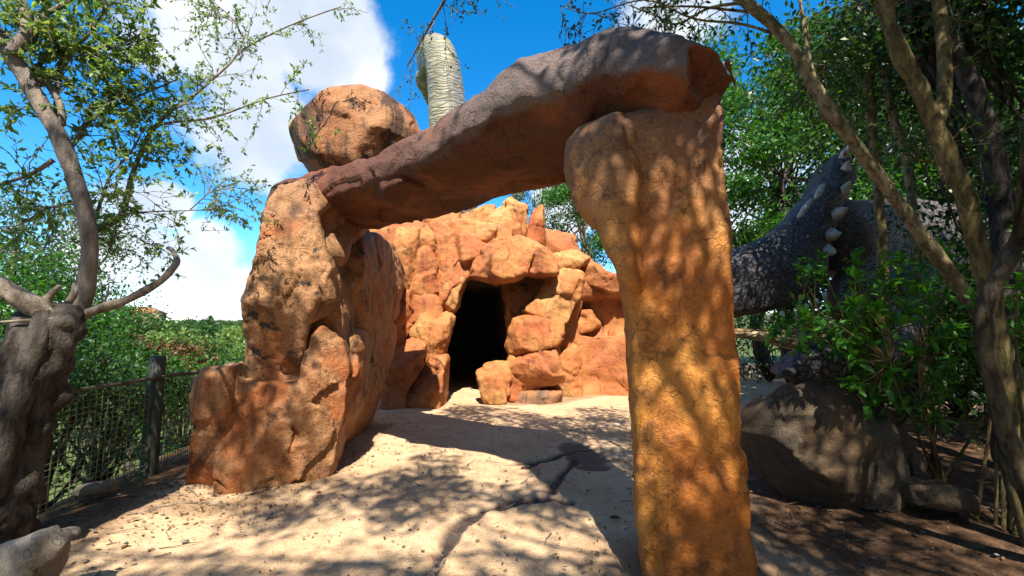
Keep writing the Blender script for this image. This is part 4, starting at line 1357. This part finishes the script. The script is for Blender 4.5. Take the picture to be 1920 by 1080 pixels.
dino = thing("dinosaur_statue", "dark grey scaly dinosaur statue with a studded crest under the trees on the right", "statue", (5.5, 7.0, tz(5.5, 7)))
DO = np.array([5.5, 7.0, tz(5.5, 7)])
frD = Frame(4.0, 6.3, math.radians(-12))
hd = obj("head", stone_mesh("head", frD, [(1352, 490), (1392, 458), (1440, 438), (1488, 408), (1512, 378), (1545, 332), (1568, 290), (1584, 270), (1602, 285),
                                          (1606, 330), (1590, 372), (1574, 425), (1560, 470), (1556, 520), (1520, 560), (1470, 580), (1420, 590),
                                          (1370, 600), (1340, 570)], 0.8, r=0.10, h=0.03, bulge=0.30, bs=0.35, facets=0, seed=70, namp=0.05, nfreq=1.8,
                            micro=0.004, origin=DO), M_HIDE, dino)
# studs along the rim of the crest and two pale ridges
for i, (x, y, dx, dy, L, r) in enumerate([(1583, 296, 5, -22, .2, .075), (1582, 325, 8, -20, .21, .085), (1578, 362, 12, -16, .22, .09), (1566, 402, 16, -8, .22, .09),
                                          (1556, 440, 16, -2, .20, .09), (1552, 470, 14, 6, .16, .08)]):
    a, b = P(x, y, 6.10), P(x + dx, y + dy, 5.92)
    L, r = L * 1.25, r * 1.25
    b = a + (b - a) / np.linalg.norm(b - a) * L
    S = Soup()
    S.tube(np.array([a - (b - a) * .3, a, a + (b - a) * .5, b]), [r * .9, r, r * .6, .006], 5)
    obj("spike", S.mesh("spike", DO, smooth=False), M_SPIKE, dino)
for (x, y, x2, y2) in ((1496, 410, 1522, 372), (1528, 374, 1546, 344)):
    S = Soup()
    S.tube(smooth_path([P(x, y, 6.0), P((x + x2) / 2, (y + y2) / 2, 5.95), P(x2, y2, 6.02)], 8), [.012, .03, .04, .042, .042, .038, .028, .01], 6)
    obj("ridge", S.mesh("ridge", DO), M_SPIKE, dino)
for i, (x, y) in enumerate([(1440, 588), (1466, 584), (1492, 578), (1512, 570), (1530, 560), (1545, 548)]):
    a = P(x, y, 6.05)
    S = Soup()
    S.tube([a, a + np.array([0, -.01, -.07]), a + np.array([-.01, -.01, -.15])], [.032, .026, .004], 6)
    obj("tooth", S.mesh("tooth", DO), M_SPIKE, dino)
B0 = P(1690, 470, 8.0)
gzd = DO[2]
obj("body", blob_mesh("body", [('e', B0, (1.25, 1.3, .85)), ('c', P(1560, 440, 6.7), B0, .6, .9), ('c', B0 + [1.0, .6, 0], B0 + [3.4, 1.6, -.9], .8, .25),
                               ('c', B0 + [-.9, -.7, -.5], [B0[0] - 1.1, B0[1] - 1.0, gzd + .1], .42, .3),
                               ('c', B0 + [.9, -.6, -.5], [B0[0] + 1.1, B0[1] - .8, gzd + .1], .45, .32),
                               ('c', B0 + [.9, .7, -.5], [B0[0] + 1.1, B0[1] + .9, gzd + .1], .45, .32),
                               ('c', P(1600, 560, 6.2), B0 + [-.6, -.8, -.3], .34, .6)], 0.085, .25, DO, .05), M_HIDE, dino)
jaw = obj("lower_jaw", stone_mesh("lower_jaw", frD, [(1340, 612), (1420, 618), (1490, 618), (1560, 606), (1620, 612), (1640, 650), (1575, 664), (1500, 656),
                                                     (1440, 640), (1370, 632)], 0.6, r=0.06, h=0.026, bulge=0.12, bs=.15, seed=72, namp=.03,
                                  micro=.003, origin=DO, w0=-0.05), M_BELLY, dino)
ft = obj("forefoot", stone_mesh("forefoot", Frame(2.9, 3.85, math.radians(-14)), [(1466, 702), (1480, 684), (1505, 662), (1545, 650), (1600, 650), (1650, 660), (1670, 690),
                                                              (1640, 722), (1560, 724), (1505, 720), (1482, 712)], 0.36, r=.05, h=.016, bulge=.09, bs=.12,
                                seed=73, namp=.025, nfreq=3.5, micro=.004, origin=DO, w0=0.05), M_HIDE, dino)
S = Soup()
S.tube(smooth_path([P(1490, 698, 3.98), P(1474, 698, 3.92), P(1462, 702, 3.88), P(1456, 709, 3.86)], 8), np.linspace(.05, .008, 8), 8)
obj("claw", S.mesh("claw", DO), M_CLAW, ft)
obj("foreleg", blob_mesh("foreleg", [('c', P(1640, 685, 4.05), P(1690, 600, 5.6), .14, .24), ('c', P(1690, 600, 5.6), B0 + [-.4, -.8, -.2], .24, .5)], .04, .1, DO,
                         .03), M_HIDE, dino)

# long-necked dinosaur whose neck stands up behind the arch
NO = np.array([-2.6, 20.5, 0.0])
neckp = smooth_path([(-2.6, 21.5, 2.0), (-2.65, 18.2, 3.6), P(846, 330, 16.2), P(842, 250, 16), P(838, 190, 16), P(832, 135, 16), P(823, 98, 16.3), P(808, 96, 17.2),
                     P(800, 112, 18.4), P(796, 140, 19.6)], 64)
lng = thing("sauropod_statue", "long-necked dinosaur statue, its wrinkled pale yellow-grey neck rising behind the arch against the sky", "statue", tuple(NO))
m, g = new_mat("hide_wrinkled")
oc = g.n('ShaderNodeTexCoord').outputs['Object']
n0 = g.n('ShaderNodeTexNoise')
n0.inputs['Scale'].default_value = 1.3
n0.inputs['Detail'].default_value = 3
g.l(oc, n0.inputs['Vector'])
wv = g.n('ShaderNodeVectorMath', operation='MULTIPLY_ADD')
g.l(n0.outputs['Color'], wv.inputs[0])
wv.inputs[1].default_value = (.5, .5, .55)
g.l(oc, wv.inputs[2])
vo = g.n('ShaderNodeTexVoronoi', feature='DISTANCE_TO_EDGE')
vo.inputs['Scale'].default_value = 1.0
g.l(g.scale(wv.outputs[0], (1.1, 1.1, 9.5)), vo.inputs['Vector'])
ed = g.mapr(vo.outputs['Distance'], 0.0, 0.22)
sx = g.n('ShaderNodeSeparateXYZ')
g.l(oc, sx.inputs[0])
flank = g.mapr(g.math('ADD', sx.outputs['X'], g.math('MULTIPLY', g.noise(oc, 1.5, 4), .8)), .5, 1.0)
c_ = g.mix(flank, (0.25, 0.225, 0.14), (0.17, 0.175, 0.185))
c_ = g.mix(g.math('MULTIPLY', g.mapr(g.noise(g.scale(oc, (2.2, 2.2, .35)), 1.0, 6, .6), .5, .68), .6), c_, (0.09, 0.085, 0.075))
c_ = g.mix(ed, (0.155, 0.145, 0.11), c_)
finish(g, c_, 0.5, g.bump(ed, .8, 0.04), 0.4)
M_WRINKLE = m
rn = np.interp(np.linspace(0, 1, 64), [0, .15, .3, .5, .72, .8, .9, 1], [1.6, 1.15, .80, .70, .60, .54, .45, .26])
v_, q_, t_ = tube_arrays(neckp, rn, 40)
nv = len(v_)
cyl = np.vstack([np.repeat(neckp, 40, 0), neckp[:1], neckp[-1:]])
v_ = v_ + (v_ - cyl) * (0.012 * np.sin(v_[:, 2:3] * 14 + 3 * fbm(v_, 1.0, 2, 5)[:, None]))
obj("neck", mesh_np("neck", v_ - NO, q_, t_), M_WRINKLE, lng)
S = Soup()
S.tube(neckp[16:46] + np.array([.20, -.0, 0]) + np.array([0, -1, 0]) * (rn[16:46, None] * .93), np.full(30, .055), 8)
obj("ridge", S.mesh("ridge", NO), M_WRINKLE, lng)
hp = neckp[-1]
obj("head", blob_mesh("head", [('e', hp + [0, .3, -.1], (.5, .7, .45)), ('c', hp + [0, .5, -.2], hp + [0, 1.5, -.5], .42, .25)], .09, .2, NO, .03), M_WRINKLE, lng)
obj("body", blob_mesh("body", [('e', (-2.6, 24.0, 3.0), (2.1, 3.6, 1.9)), ('c', (-2.6, 26.5, 2.8), (-2.2, 33, .8), 1.3, .2)] +
                      [('c', (-2.6 + sx_ * 1.2, yy, 2.6), (-2.6 + sx_ * 1.3, yy, .2), .75, .55) for sx_ in (-1, 1) for yy in (22.2, 26)], .16, .4, NO, .05),
    M_WRINKLE, lng)

# ------------------------------------------------------------------ loose rocks
def rock(label, mat, px_out, Y, t, seed, yaw=0.0, name="rock", group=None, **kw):
    fr = Frame(P(px_out[0][0], 900, Y)[0], Y, math.radians(yaw))
    o = P(sum(q[0] for q in px_out) / len(px_out), max(q[1] for q in px_out), Y + t / 2)
    a = dict(chip=.03, r=.07, h=.024, bulge=.16, bs=.2, facets=5, cut=(.04, .15), fk=.04, namp=.05, nfreq=2.2, micro=.01, seed=seed, origin=o, grow=.01)
    a.update(kw)
    r = obj(name, stone_mesh(name, fr, px_out, t, **a), mat, loc=o)
    return tag(r, label, "rock", group)


bo = P(1555, 960, 4.15)
bo[2] = tz(bo[0], bo[1])
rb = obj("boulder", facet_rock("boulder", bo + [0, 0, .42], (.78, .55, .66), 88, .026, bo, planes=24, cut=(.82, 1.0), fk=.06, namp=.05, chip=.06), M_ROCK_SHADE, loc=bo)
tag(rb, "big shaded grey boulder under the dark clawed foot", "boulder")
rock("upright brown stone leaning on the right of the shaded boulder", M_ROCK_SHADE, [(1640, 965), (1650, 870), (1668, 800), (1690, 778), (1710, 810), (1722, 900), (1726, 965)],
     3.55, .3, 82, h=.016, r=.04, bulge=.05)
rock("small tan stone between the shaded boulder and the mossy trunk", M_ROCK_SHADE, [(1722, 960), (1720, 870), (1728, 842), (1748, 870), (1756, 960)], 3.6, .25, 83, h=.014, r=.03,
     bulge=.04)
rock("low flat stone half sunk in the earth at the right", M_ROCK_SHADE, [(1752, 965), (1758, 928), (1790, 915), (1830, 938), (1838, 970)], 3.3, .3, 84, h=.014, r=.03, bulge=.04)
rock("rough grey rock in the bottom left corner", M_ROCK_GREY, [(-60, 1150), (-60, 1050), (-10, 1030), (40, 1018), (82, 1010), (104, 1030), (96, 1056), (64, 1070), (56, 1150)],
     2.35, .34, 85, 10, bulge=.05, r=.04, h=.014, taper=.3, chip=.05)
rock("flat grey stone by the foot of the fence", M_ROCK_GREY, [(120, 935), (130, 922), (172, 920), (172, 936)], 3.9, .25, 86, h=.014, r=.02, bulge=.02)

# ------------------------------------------------------------------ fence on the left
fence = thing("wire_fence", "rusty wire mesh fence with dark posts and timber rail on the left", "fence", (-3.9, 4.6, 0))
FO = np.array([-3.9, 4.6, 0.0])
fpts = [(-4.35, 2.1), (-3.98, 3.15), (-3.88, 4.72), (-4.25, 6.5), (-4.7, 8.6)]
for i, (x, y) in enumerate(fpts):
    z = tz(x, y)
    S = Soup()
    w_ = .055
    prof = np.array([(-w_, -w_), (w_, -w_), (w_, w_), (-w_, w_)])
    hh = 1.28 if i == 2 else 1.12
    v = np.array([(x + a, y + b, zz) for zz in (z - .3, z + hh - .02) for a, b in prof] + [(x + a * .7, y + b * .7, z + hh) for a, b in prof])
    q = [(k, (k + 1) % 4, 4 + (k + 1) % 4, 4 + k) for k in range(4)] + [(4 + k, 4 + (k + 1) % 4, 8 + (k + 1) % 4, 8 + k) for k in range(4)] + [(8, 9, 10, 11)]
    S.add(v - FO, q)
    obj("post", S.mesh("post", smooth=False), M_POST, fence)
for i in range(len(fpts) - 1):
    (xa, ya), (xb, yb) = fpts[i], fpts[i + 1]
    a, b = np.array([xa, ya, tz(xa, ya)]), np.array([xb, yb, tz(xb, yb)])
    S = Soup()
    S.tube(wander(np.random.default_rng(i), a + [.05, 0, 1.05], b + [.05, 0, 1.05], 9, .006), np.full(9, .022), 7, rough=.15)
    obj("rail", S.mesh("rail", FO), M_RAIL, fence)
    S = Soup()
    L = np.linalg.norm(b - a)
    rr = np.random.default_rng(90 + i)
    nvw = int(L / .055)
    for k in range(1, nvw):
        p = a + (b - a) * k / nvw
        S.tube([p + [0, 0, .02], p + [rr.normal() * .004, 0, .5], p + [0, 0, 1.03]], [.0048] * 3, 4, cap=False)
    for k in range(20):
        zz = .03 + k * .053
        bow = rr.normal() * .004
        S.tube([a + [0, 0, zz], (a + b) / 2 + [0, 0, zz + bow], b + [0, 0, zz]], [.0048] * 3, 4, cap=False)
    obj("wire_mesh", S.mesh("wire_mesh", FO), M_WIRE, fence)

# low wall across the sunny ground far right
wl_ = Soup()
for k in range(7):
    x0 = 5.6 + k * .92
    y0 = 14.3 - .12 * k
    v = np.array([(x0 + a, y0 + b, z) for z in (-.2, .42 + .015 * (k % 3)) for a, b in ((0, 0), (.9, -.1), (.9, .25), (0, .3))])
    wl_.add(v, [(0, 1, 5, 4), (1, 2, 6, 5), (2, 3, 7, 6), (3, 0, 4, 7), (4, 5, 6, 7)])
tag(obj("low_wall", wl_.mesh("low_wall", (5.6, 14.3, 0), smooth=False), M_ROCK_GREY, loc=(5.6, 14.3, 0)), "low grey kerb wall across the far end of the sunny ground on the right", "wall")

# ------------------------------------------------------------------ shrubs
LEAFV = np.array([(0, 0, 0), (.16, .3, .03), (.20, .55, .04), (.12, .82, .02), (0, 1, -.06), (-.12, .82, .02), (-.20, .55, .04), (-.16, .3, .03), (0, .5, -.01)])
LEAFT = [(8, i, i + 1) for i in range(0, 7)] + [(8, 7, 0)]
leaf_me = mesh_np("leaf", LEAFV, None, LEAFT, attrs={'tint': np.full(9, .15)})
leaf_me.materials.append(M_LEAF_S)


def rosette_shrub(seed, base, tips, label, nobj, lf=.12, lm=M_LEAF_S):
    rng = np.random.default_rng(seed)
    base = np.asarray(base, float)
    t = thing("shrub", label, "shrub", tuple(base), "shrubs on the shaded right bank")
    S = Soup()
    C, D, L = [], [], []
    tips = np.array(tips)
    mains = [smooth_path([base + rng.normal(size=3) * .05 * [1, 1, 0], (base + tips[k]) / 2 + rng.normal(size=3) * .12 + [0, 0, .2], tips[k]], 12)
             for k in rng.choice(len(tips), min(8, len(tips)), replace=False)]
    for a in mains:
        S.tube(a, np.linspace(.014, .004, 12), 5, cap=False)
    for p in tips:
        near = min((np.linalg.norm(p - q), m_, k_) for m_, a in enumerate(mains) for k_, q in enumerate(a[5:]))
        a = mains[near[1]][near[2] + 5]
        pp = smooth_path([a, (a + p) / 2 + rng.normal(size=3) * .04, p + 1e-3], 6)
        S.tube(pp, np.linspace(.006, .003, 6), 4, cap=False)
        ax = pp[-1] - pp[-2]
        ax = ax / (np.linalg.norm(ax) + 1e-6) + [0, -.2, .4]
        for k in range(rng.integers(7, 12)):
            d = ax * .5 + rng.normal(size=3) * .75
            C.append(p - ax * rng.uniform(0, .09))
            D.append(d / np.linalg.norm(d))
            L.append(lf * rng.uniform(.55, 1.15))
    obj("stems", S.mesh("stems", base), M_BARK_GREEN, t)
    C, D, L = np.array(C), np.array(D), np.array(L)
    order = np.argsort(C[:, 1] - L)
    for i in order[:nobj]:
        o = bpy.data.objects.new("leaf", leaf_me)
        y = Vector(D[i])
        x = y.cross(Vector((rng.normal() * .5, rng.normal() * .5, 1))).normalized()
        z = x.cross(y)
        Mx = Matrix((x, y, z)).transposed().to_4x4() @ Matrix.Diagonal((L[i], L[i], L[i], 1))
        Mx.translation = Vector(C[i] - base)
        COL.objects.link(o)
        o.parent = t
        o.matrix_local = Mx
    k = order[nobj:]
    if len(k):
        f = obj("foliage", leaf_mesh("foliage", C[k], D[k], L[k], L[k] * .38, rng, base, .8), lm, t)
        f["kind"] = "stuff"
    return t


def tips_in(rng, n, regions, y0, y1):
    out = []
    for k in range(n):
        (x0, x1, a, b) = regions[rng.integers(len(regions))]
        out.append(P(rng.uniform(x0, x1), rng.uniform(a, b), rng.uniform(y0, y1)))
    return out


rg = np.random.default_rng(5)
bs_ = P(1760, 900, 4.0)
bs_[2] = tz(bs_[0], bs_[1])
rosette_shrub(1, bs_, tips_in(rg, 200, [(1560, 1830, 540, 740), (1600, 1800, 640, 790), (1500, 1680, 575, 660), (1590, 1800, 470, 600)], 3.35, 4.2),
              "leafy bright green shrub with whorled leaves over the shaded boulder", 260, .125)
bs_ = P(1560, 850, 5.2)
bs_[2] = tz(bs_[0], bs_[1])
rosette_shrub(2, bs_, tips_in(rg, 26, [(1440, 1560, 555, 640), (1500, 1560, 480, 520), (1440, 1540, 600, 650)], 4.9, 5.4),
              "thin shrub of pale sprigs in front of the dinosaur's jaw", 60, .13)
bs_ = P(1880, 900, 3.2)
bs_[2] = tz(bs_[0], bs_[1])
rosette_shrub(3, bs_, tips_in(rg, 60, [(1800, 1990, 420, 640), (1860, 2000, 600, 760)], 3.2, 3.9), "dark shrub filling the gap at the right edge between the trunks", 60, .11)


def bush(seed, c, rad, n, size, lm, label, name="bush", group=None, zdrop=None):
    T = Tree(seed)
    c, rad = np.asarray(c, float), np.asarray(rad, float)
    b = np.array([c[0], c[1], tz(c[0], c[1])])
    for k in range(max(8, n // 60)):
        d = T.rng.normal(size=3)
        d /= np.linalg.norm(d)
        d[2] = abs(d[2]) if T.rng.random() < .75 else d[2]
        q = c + d * rad * T.rng.uniform(.45, 1.05)
        if k % 4 == 0:
            T.limb(wander(T.rng, b, q, 5, .08), .025, .006, 5, n=7)
        T.leaves(q, np.full(3, rad.mean() * .22) * [1, 1, .7], 60, size)
    return T.build(name, label, "bush", b, M_BARK_DARK, lm, group, flat=.55, crown='foliage')


for i, (c, rad, n, lab) in enumerate([
        ((6.6, 6.4, .9), (1.3, .8, 1.5), 5200, "dark bush behind the leafy shrub, left of the mossy trunk"),
        ((6.0, 4.9, .8), (.9, .6, 1.2), 4200, "dark undergrowth below the leafy shrub beside the mossy trunk"),
        ((8.6, 7.0, 1.3), (1.5, 1.0, 1.9), 5200, "tall dark bush at the far right behind the trunks"),
        ((5.9, 3.6, .5), (.7, .6, .9), 2400, "low dark bush at the right edge of the bank"),
        ((7.6, 12.8, 1.2), (2.6, .8, 1.5), 5200, "hedge of bushes behind the low kerb wall"),
        ((10.6, 10.5, 1.4), (2.6, 1.2, 2.2), 5200, "thick bush closing the view behind the dinosaur's body")]):
    bush(130 + i, c, rad, n, .10, M_LEAF_D, lab, group="undergrowth on the right")

# bushes outside the fence and trees on the slope
for i, (px, py, Y, rad, n, lm, lab) in enumerate([
        (190, 760, 4.9, (.75, .6, .8), 3600, M_LEAF_D, "dark bush pressed against the wire fence right of the stump"),
        (90, 800, 4.0, (.5, .5, .8), 2600, M_LEAF_D, "dark bush behind the stump at the fence"),
        (350, 770, 7.4, (.9, .8, 1.0), 3600, M_LEAF_B, "green bush behind the fence beside the left pillar"),
        (200, 735, 8.8, (1.1, .9, .55), 3600, M_LEAF_FAR, "rounded green bush above the fence left of the post"),
        (300, 765, 9.5, (.8, .9, .5), 2600, M_LEAF_L, "light green bush above the fence at the post"),
        (400, 745, 10.5, (.8, .9, .6), 3600, M_LEAF_FAR, "green bush between the post and the left pillar"),
        (20, 640, 6.5, (1.2, 1.0, 1.5), 4200, M_LEAF_B, "green bush at the left edge behind the dead limb")]):
    c = P(px, py, Y)
    bush(150 + i, c, rad, n, .085 if Y > 6 else .06, lm, lab, group="bushes beyond the fence")
for i, (px, py, Y, rad, lm, lab, ncl, lf) in enumerate([
        (40, 475, 13, (2.6, 2.0, 2.3), M_LEAF_G, "grey-green tree at the left edge behind the slender tree", 60, .14),
        (250, 645, 26, (2.9, 2.4, 1.5), M_LEAF_FAR, "round green tree on the slope below the dead limb", 50, .24),
        (165, 630, 24, (2.2, 2.0, 1.5), M_LEAF_B, "bright green tree on the slope right of the stump", 40, .22),
        (400, 652, 32, (2.4, 2.4, 1.4), M_LEAF_D, "dark tree on the slope nearest the left pillar", 44, .24),
        (335, 672, 22, (1.7, 1.6, 1.0), M_LEAF_L, "small light green tree on the slope above the fence post", 30, .2),
        (300, 642, 52, (3.4, 3, 2.0), M_LEAF_FAR, "distant green tree behind the terracotta roof", 40, .35),
        (445, 660, 28, (1.9, 1.8, 1.5), M_LEAF_L, "light green tree half hidden by the left pillar", 34, .22),
        (225, 612, 40, (2.6, 2.4, 2.0), M_LEAF_D, "dark pointed tree rising above the slope left of the fence post", 40, .26),
        (290, 690, 16, (1.5, 1.4, 1.0), M_LEAF_DRY, "orange-brown autumn tree low on the slope by the fence post", 26, .16),
        (205, 690, 15, (1.5, 1.4, 1.0), M_LEAF_B, "bright green tree low on the slope left of the fence post", 30, .16),
        (370, 690, 18, (1.6, 1.4, 1.0), M_LEAF_FAR, "green tree low on the slope beside the left pillar", 30, .17),
        (110, 590, 30, (3.0, 3, 2.8), M_LEAF_FAR, "tall green tree on the slope behind the stump", 44, .3)]):
    T = Tree(170 + i)
    c = P(px, py, Y)
    b = np.array([c[0], c[1], tz(c[0], c[1]) - .2])
    crown_tree(T, b, c + [0, 0, rad[2] * .4], .16, c, rad, ncl, 170, lf, .24 * rad[0], hollow=.55)
    T.build("slope_tree", lab, "tree", b, M_BARK_DARK, lm, group="trees on the slope beyond the fence", flat=.55)
# lone conifer on the skyline
T = Tree(190)
c = P(393, 622, 150)
b = np.array([c[0], c[1], min(c[2], tz(c[0], c[1])) - .5])
T.limb([b, b + [0, 0, 2], np.array([c[0], c[1], P(393, 592, 150)[2]])], .3, .05, 6)
zt = P(393, 592, 150)[2]
for k in range(26):
    f = k / 26
    T.leaves((c[0], c[1], b[2] + 1.5 + (zt - b[2] - 1.5) * f), np.array([1, 1, .35]) * (1.5 * (1 - f) + .2), 30, .7)
T.build("skyline_conifer", "tiny lone conifer on the distant skyline", "tree", b, M_BARK_DARK, M_LEAF_D)
# the far wood on the hills
rr = np.random.default_rng(77)
C, D, L = [], [], []
for k in range(1500):
    a = math.radians(rr.uniform(-62, -18))
    R = rr.uniform(60, 330)
    x, y = R * math.sin(a), R * math.cos(a)
    z = tz(x, y)
    s = rr.uniform(1.2, 2.4)
    n = 70
    d = rr.normal(size=(n, 3))
    d /= np.linalg.norm(d, axis=1)[:, None]
    d[:, 2] = np.abs(d[:, 2]) - .2
    C.append(np.array([x, y, z + s * .5]) + d * s)
    D.append(rr.normal(size=(n, 3)))
    L.append(rr.uniform(.6, 1.3, n) * s * .42)
C, D, L = np.concatenate(C), np.concatenate(D), np.concatenate(L)
tag(obj("far_wood", leaf_mesh("far_wood", C, D, L, L * .7, rr, flat=.6), M_LEAF_FAR), "green wood covering the far hillside", "wood", kind="stuff")

# ------------------------------------------------------------------ houses on the slope
M_WALL = plain_mat("plaster_pale", (0.36, 0.27, 0.2), (0.42, 0.32, 0.25), 3, .9)
M_ROOF = plain_mat("roof_terracotta", (0.30, 0.12, 0.06), (0.38, 0.18, 0.10), 5, .85)
M_PANE = plain_mat("window_dark", (0.03, 0.035, 0.04), (0.05, 0.055, 0.06), 3, .2)


def boxm(name, lo, hi, origin):
    (x0, y0, z0), (x1, y1, z1) = lo, hi
    v = np.array([(x, y, z) for z in (z0, z1) for x, y in ((x0, y0), (x1, y0), (x1, y1), (x0, y1))])
    return mesh_np(name, v - np.asarray(origin), [(0, 3, 2, 1), (0, 1, 5, 4), (1, 2, 6, 5), (2, 3, 7, 6), (3, 0, 4, 7), (4, 5, 6, 7)], smooth=False)


for (px, py, Y, w, lab) in [(312, 652, 40, 3.4, "small house with a terracotta roof among the trees on the slope"),
                            (262, 588, 95, 4.0, "distant pink house standing on the skyline behind the dead limb")]:
    e = P(px, py, Y)
    z0 = tz(e[0], e[1]) - .5
    o = np.array([e[0], e[1], z0])
    h = thing("house", lab, "house", tuple(o))
    obj("wall", boxm("wall", (e[0] - w, Y - 2.5, z0), (e[0] + w, Y + 2.5, e[2]), o), M_WALL, h)
    rv = np.array([(e[0] - w - .4, Y - 3, e[2]), (e[0] + w + .4, Y - 3, e[2]), (e[0] + w + .4, Y + 3, e[2]), (e[0] - w - .4, Y + 3, e[2]),
                   (e[0] - w * .6, Y, e[2] + 1.5), (e[0] + w * .6, Y, e[2] + 1.5)])
    obj("roof", mesh_np("roof", rv - o, [(0, 1, 5, 4), (2, 3, 4, 5), (0, 3, 2, 1)], [(1, 2, 5), (3, 0, 4)], smooth=False), M_ROOF, h)
    for k in (-.6, 0, .6):
        obj("window", boxm("window", (e[0] + k * w - .45, Y - 2.56, e[2] - 1.7), (e[0] + k * w + .45, Y - 2.49, e[2] - .6), o), M_PANE, h)

# ------------------------------------------------------------------ litter
rr = np.random.default_rng(31)
def scatter(n, xr, yr, keep=None):
    x, y = rr.uniform(*xr, n), rr.uniform(*yr, n)
    if keep is not None:
        k = keep(x, y)
        x, y = x[k], y[k]
    return np.stack([x, y, terrain(x, y) + .012], 1)


pts = np.vstack([scatter(1500, (1.6, 5.5), (2.2, 7)), scatter(900, (-4.2, -2.6), (2.0, 5.5)), scatter(500, (-2.4, 1.6), (2.2, 8))])
pts = np.vstack([pts, scatter(260, (-3.4, -2.0), (3.6, 4.6)), scatter(160, (.3, 1.9), (2.2, 3.6)), scatter(120, (-2.3, -1.6), (4.8, 7.4))])
small = scatter(2600, (-3.4, 2.2), (2.0, 7))
nb_ = len(pts)
pts = np.vstack([pts, small])
n = len(pts)
D = rr.normal(size=(n, 3)) * [1, 1, .25]
L = rr.uniform(.015, .05, n) * np.where(rr.random(n) < .07, 1.8, 1.0)
L[nb_:] *= .35
tag(obj("leaf_litter", leaf_mesh("leaf_litter", pts, D, L, L * .45, rr, flat=.9), M_LEAF_DRY), "dry brown leaf litter strewn over the earth", "leaf litter", kind="stuff")
S = Soup()
for p in np.vstack([scatter(90, (1.7, 5.5), (2.2, 6)), scatter(70, (-4.0, -2.4), (2.1, 5.0)), scatter(30, (-2.2, 1.4), (2.4, 6))]):
    a = rr.uniform(0, 6.28)
    Lg = rr.uniform(.05, .35)
    q = wander(rr, p, p + np.array([math.cos(a), math.sin(a), 0]) * Lg, 5, .06)
    q[:, 2] = p[2] + np.abs(q[:, 2] - p[2]) * .4
    S.tube(q, np.linspace(.005, .002, 5), 5)
tag(obj("twig_litter", S.mesh("twig_litter"), M_WOOD_DEAD), "thin dry twigs scattered over the path and earth", "twigs", kind="stuff")
S = Soup()
ico = [(0, 0, 1), (.9, 0, .3), (.28, .85, .3), (-.72, .53, .35), (-.72, -.53, .3), (.28, -.85, .4), (0, 0, -.4)]
tri = [(0, i, i % 5 + 1) for i in range(1, 6)] + [(6, i % 5 + 1, i) for i in range(1, 6)]
for p in np.vstack([scatter(160, (-2.4, 1.6), (2.2, 8)), scatter(260, (1.5, 5.0), (2.2, 6)), scatter(120, (-3.9, -2.4), (2, 5))]):
    s = rr.uniform(.006, .022) * (1.6 if rr.random() < .06 else 1)
    S.add(p + np.array(ico) * s * [1, 1, .6] * rr.uniform(.7, 1.3, 3), None, tri)
tag(obj("pebbles", S.mesh("pebbles", smooth=False), M_ROCK_GREY), "small pebbles and grit strewn over the ground", "pebbles", kind="stuff")
# a curled pale leaf and a red scrap on the path
q = G(1153, 977)
S = Soup()
S.add(np.array([(-.05, 0, .01), (-.02, .03, .025), (.03, .035, .02), (.055, 0, .008), (.02, -.03, .022), (-.025, -.025, .02), (0, 0, .006)]), None,
      [(6, i, (i + 1) % 6) for i in range(6)])
lf = obj("fallen_leaf", S.mesh("fallen_leaf"), M_LEAF_DRY, loc=tuple(q + [0, 0, .01]))
tag(lf, "curled pale dry leaf on the path beside the right pillar", "leaf")
M_RED = plain_mat("red_scrap", (0.55, 0.03, 0.03), (0.45, 0.05, 0.04), 8, .6)
q = G(597, 928)
S = Soup()
S.add(np.array([(-.03, 0, .01), (0, .02, .02), (.035, .005, .012), (.01, -.02, .008)]), [(0, 3, 2, 1)])
tag(obj("red_scrap", S.mesh("red_scrap"), M_RED, loc=tuple(q + [0, 0, .01])), "tiny red scrap of litter by the foot of the left pillar", "litter")
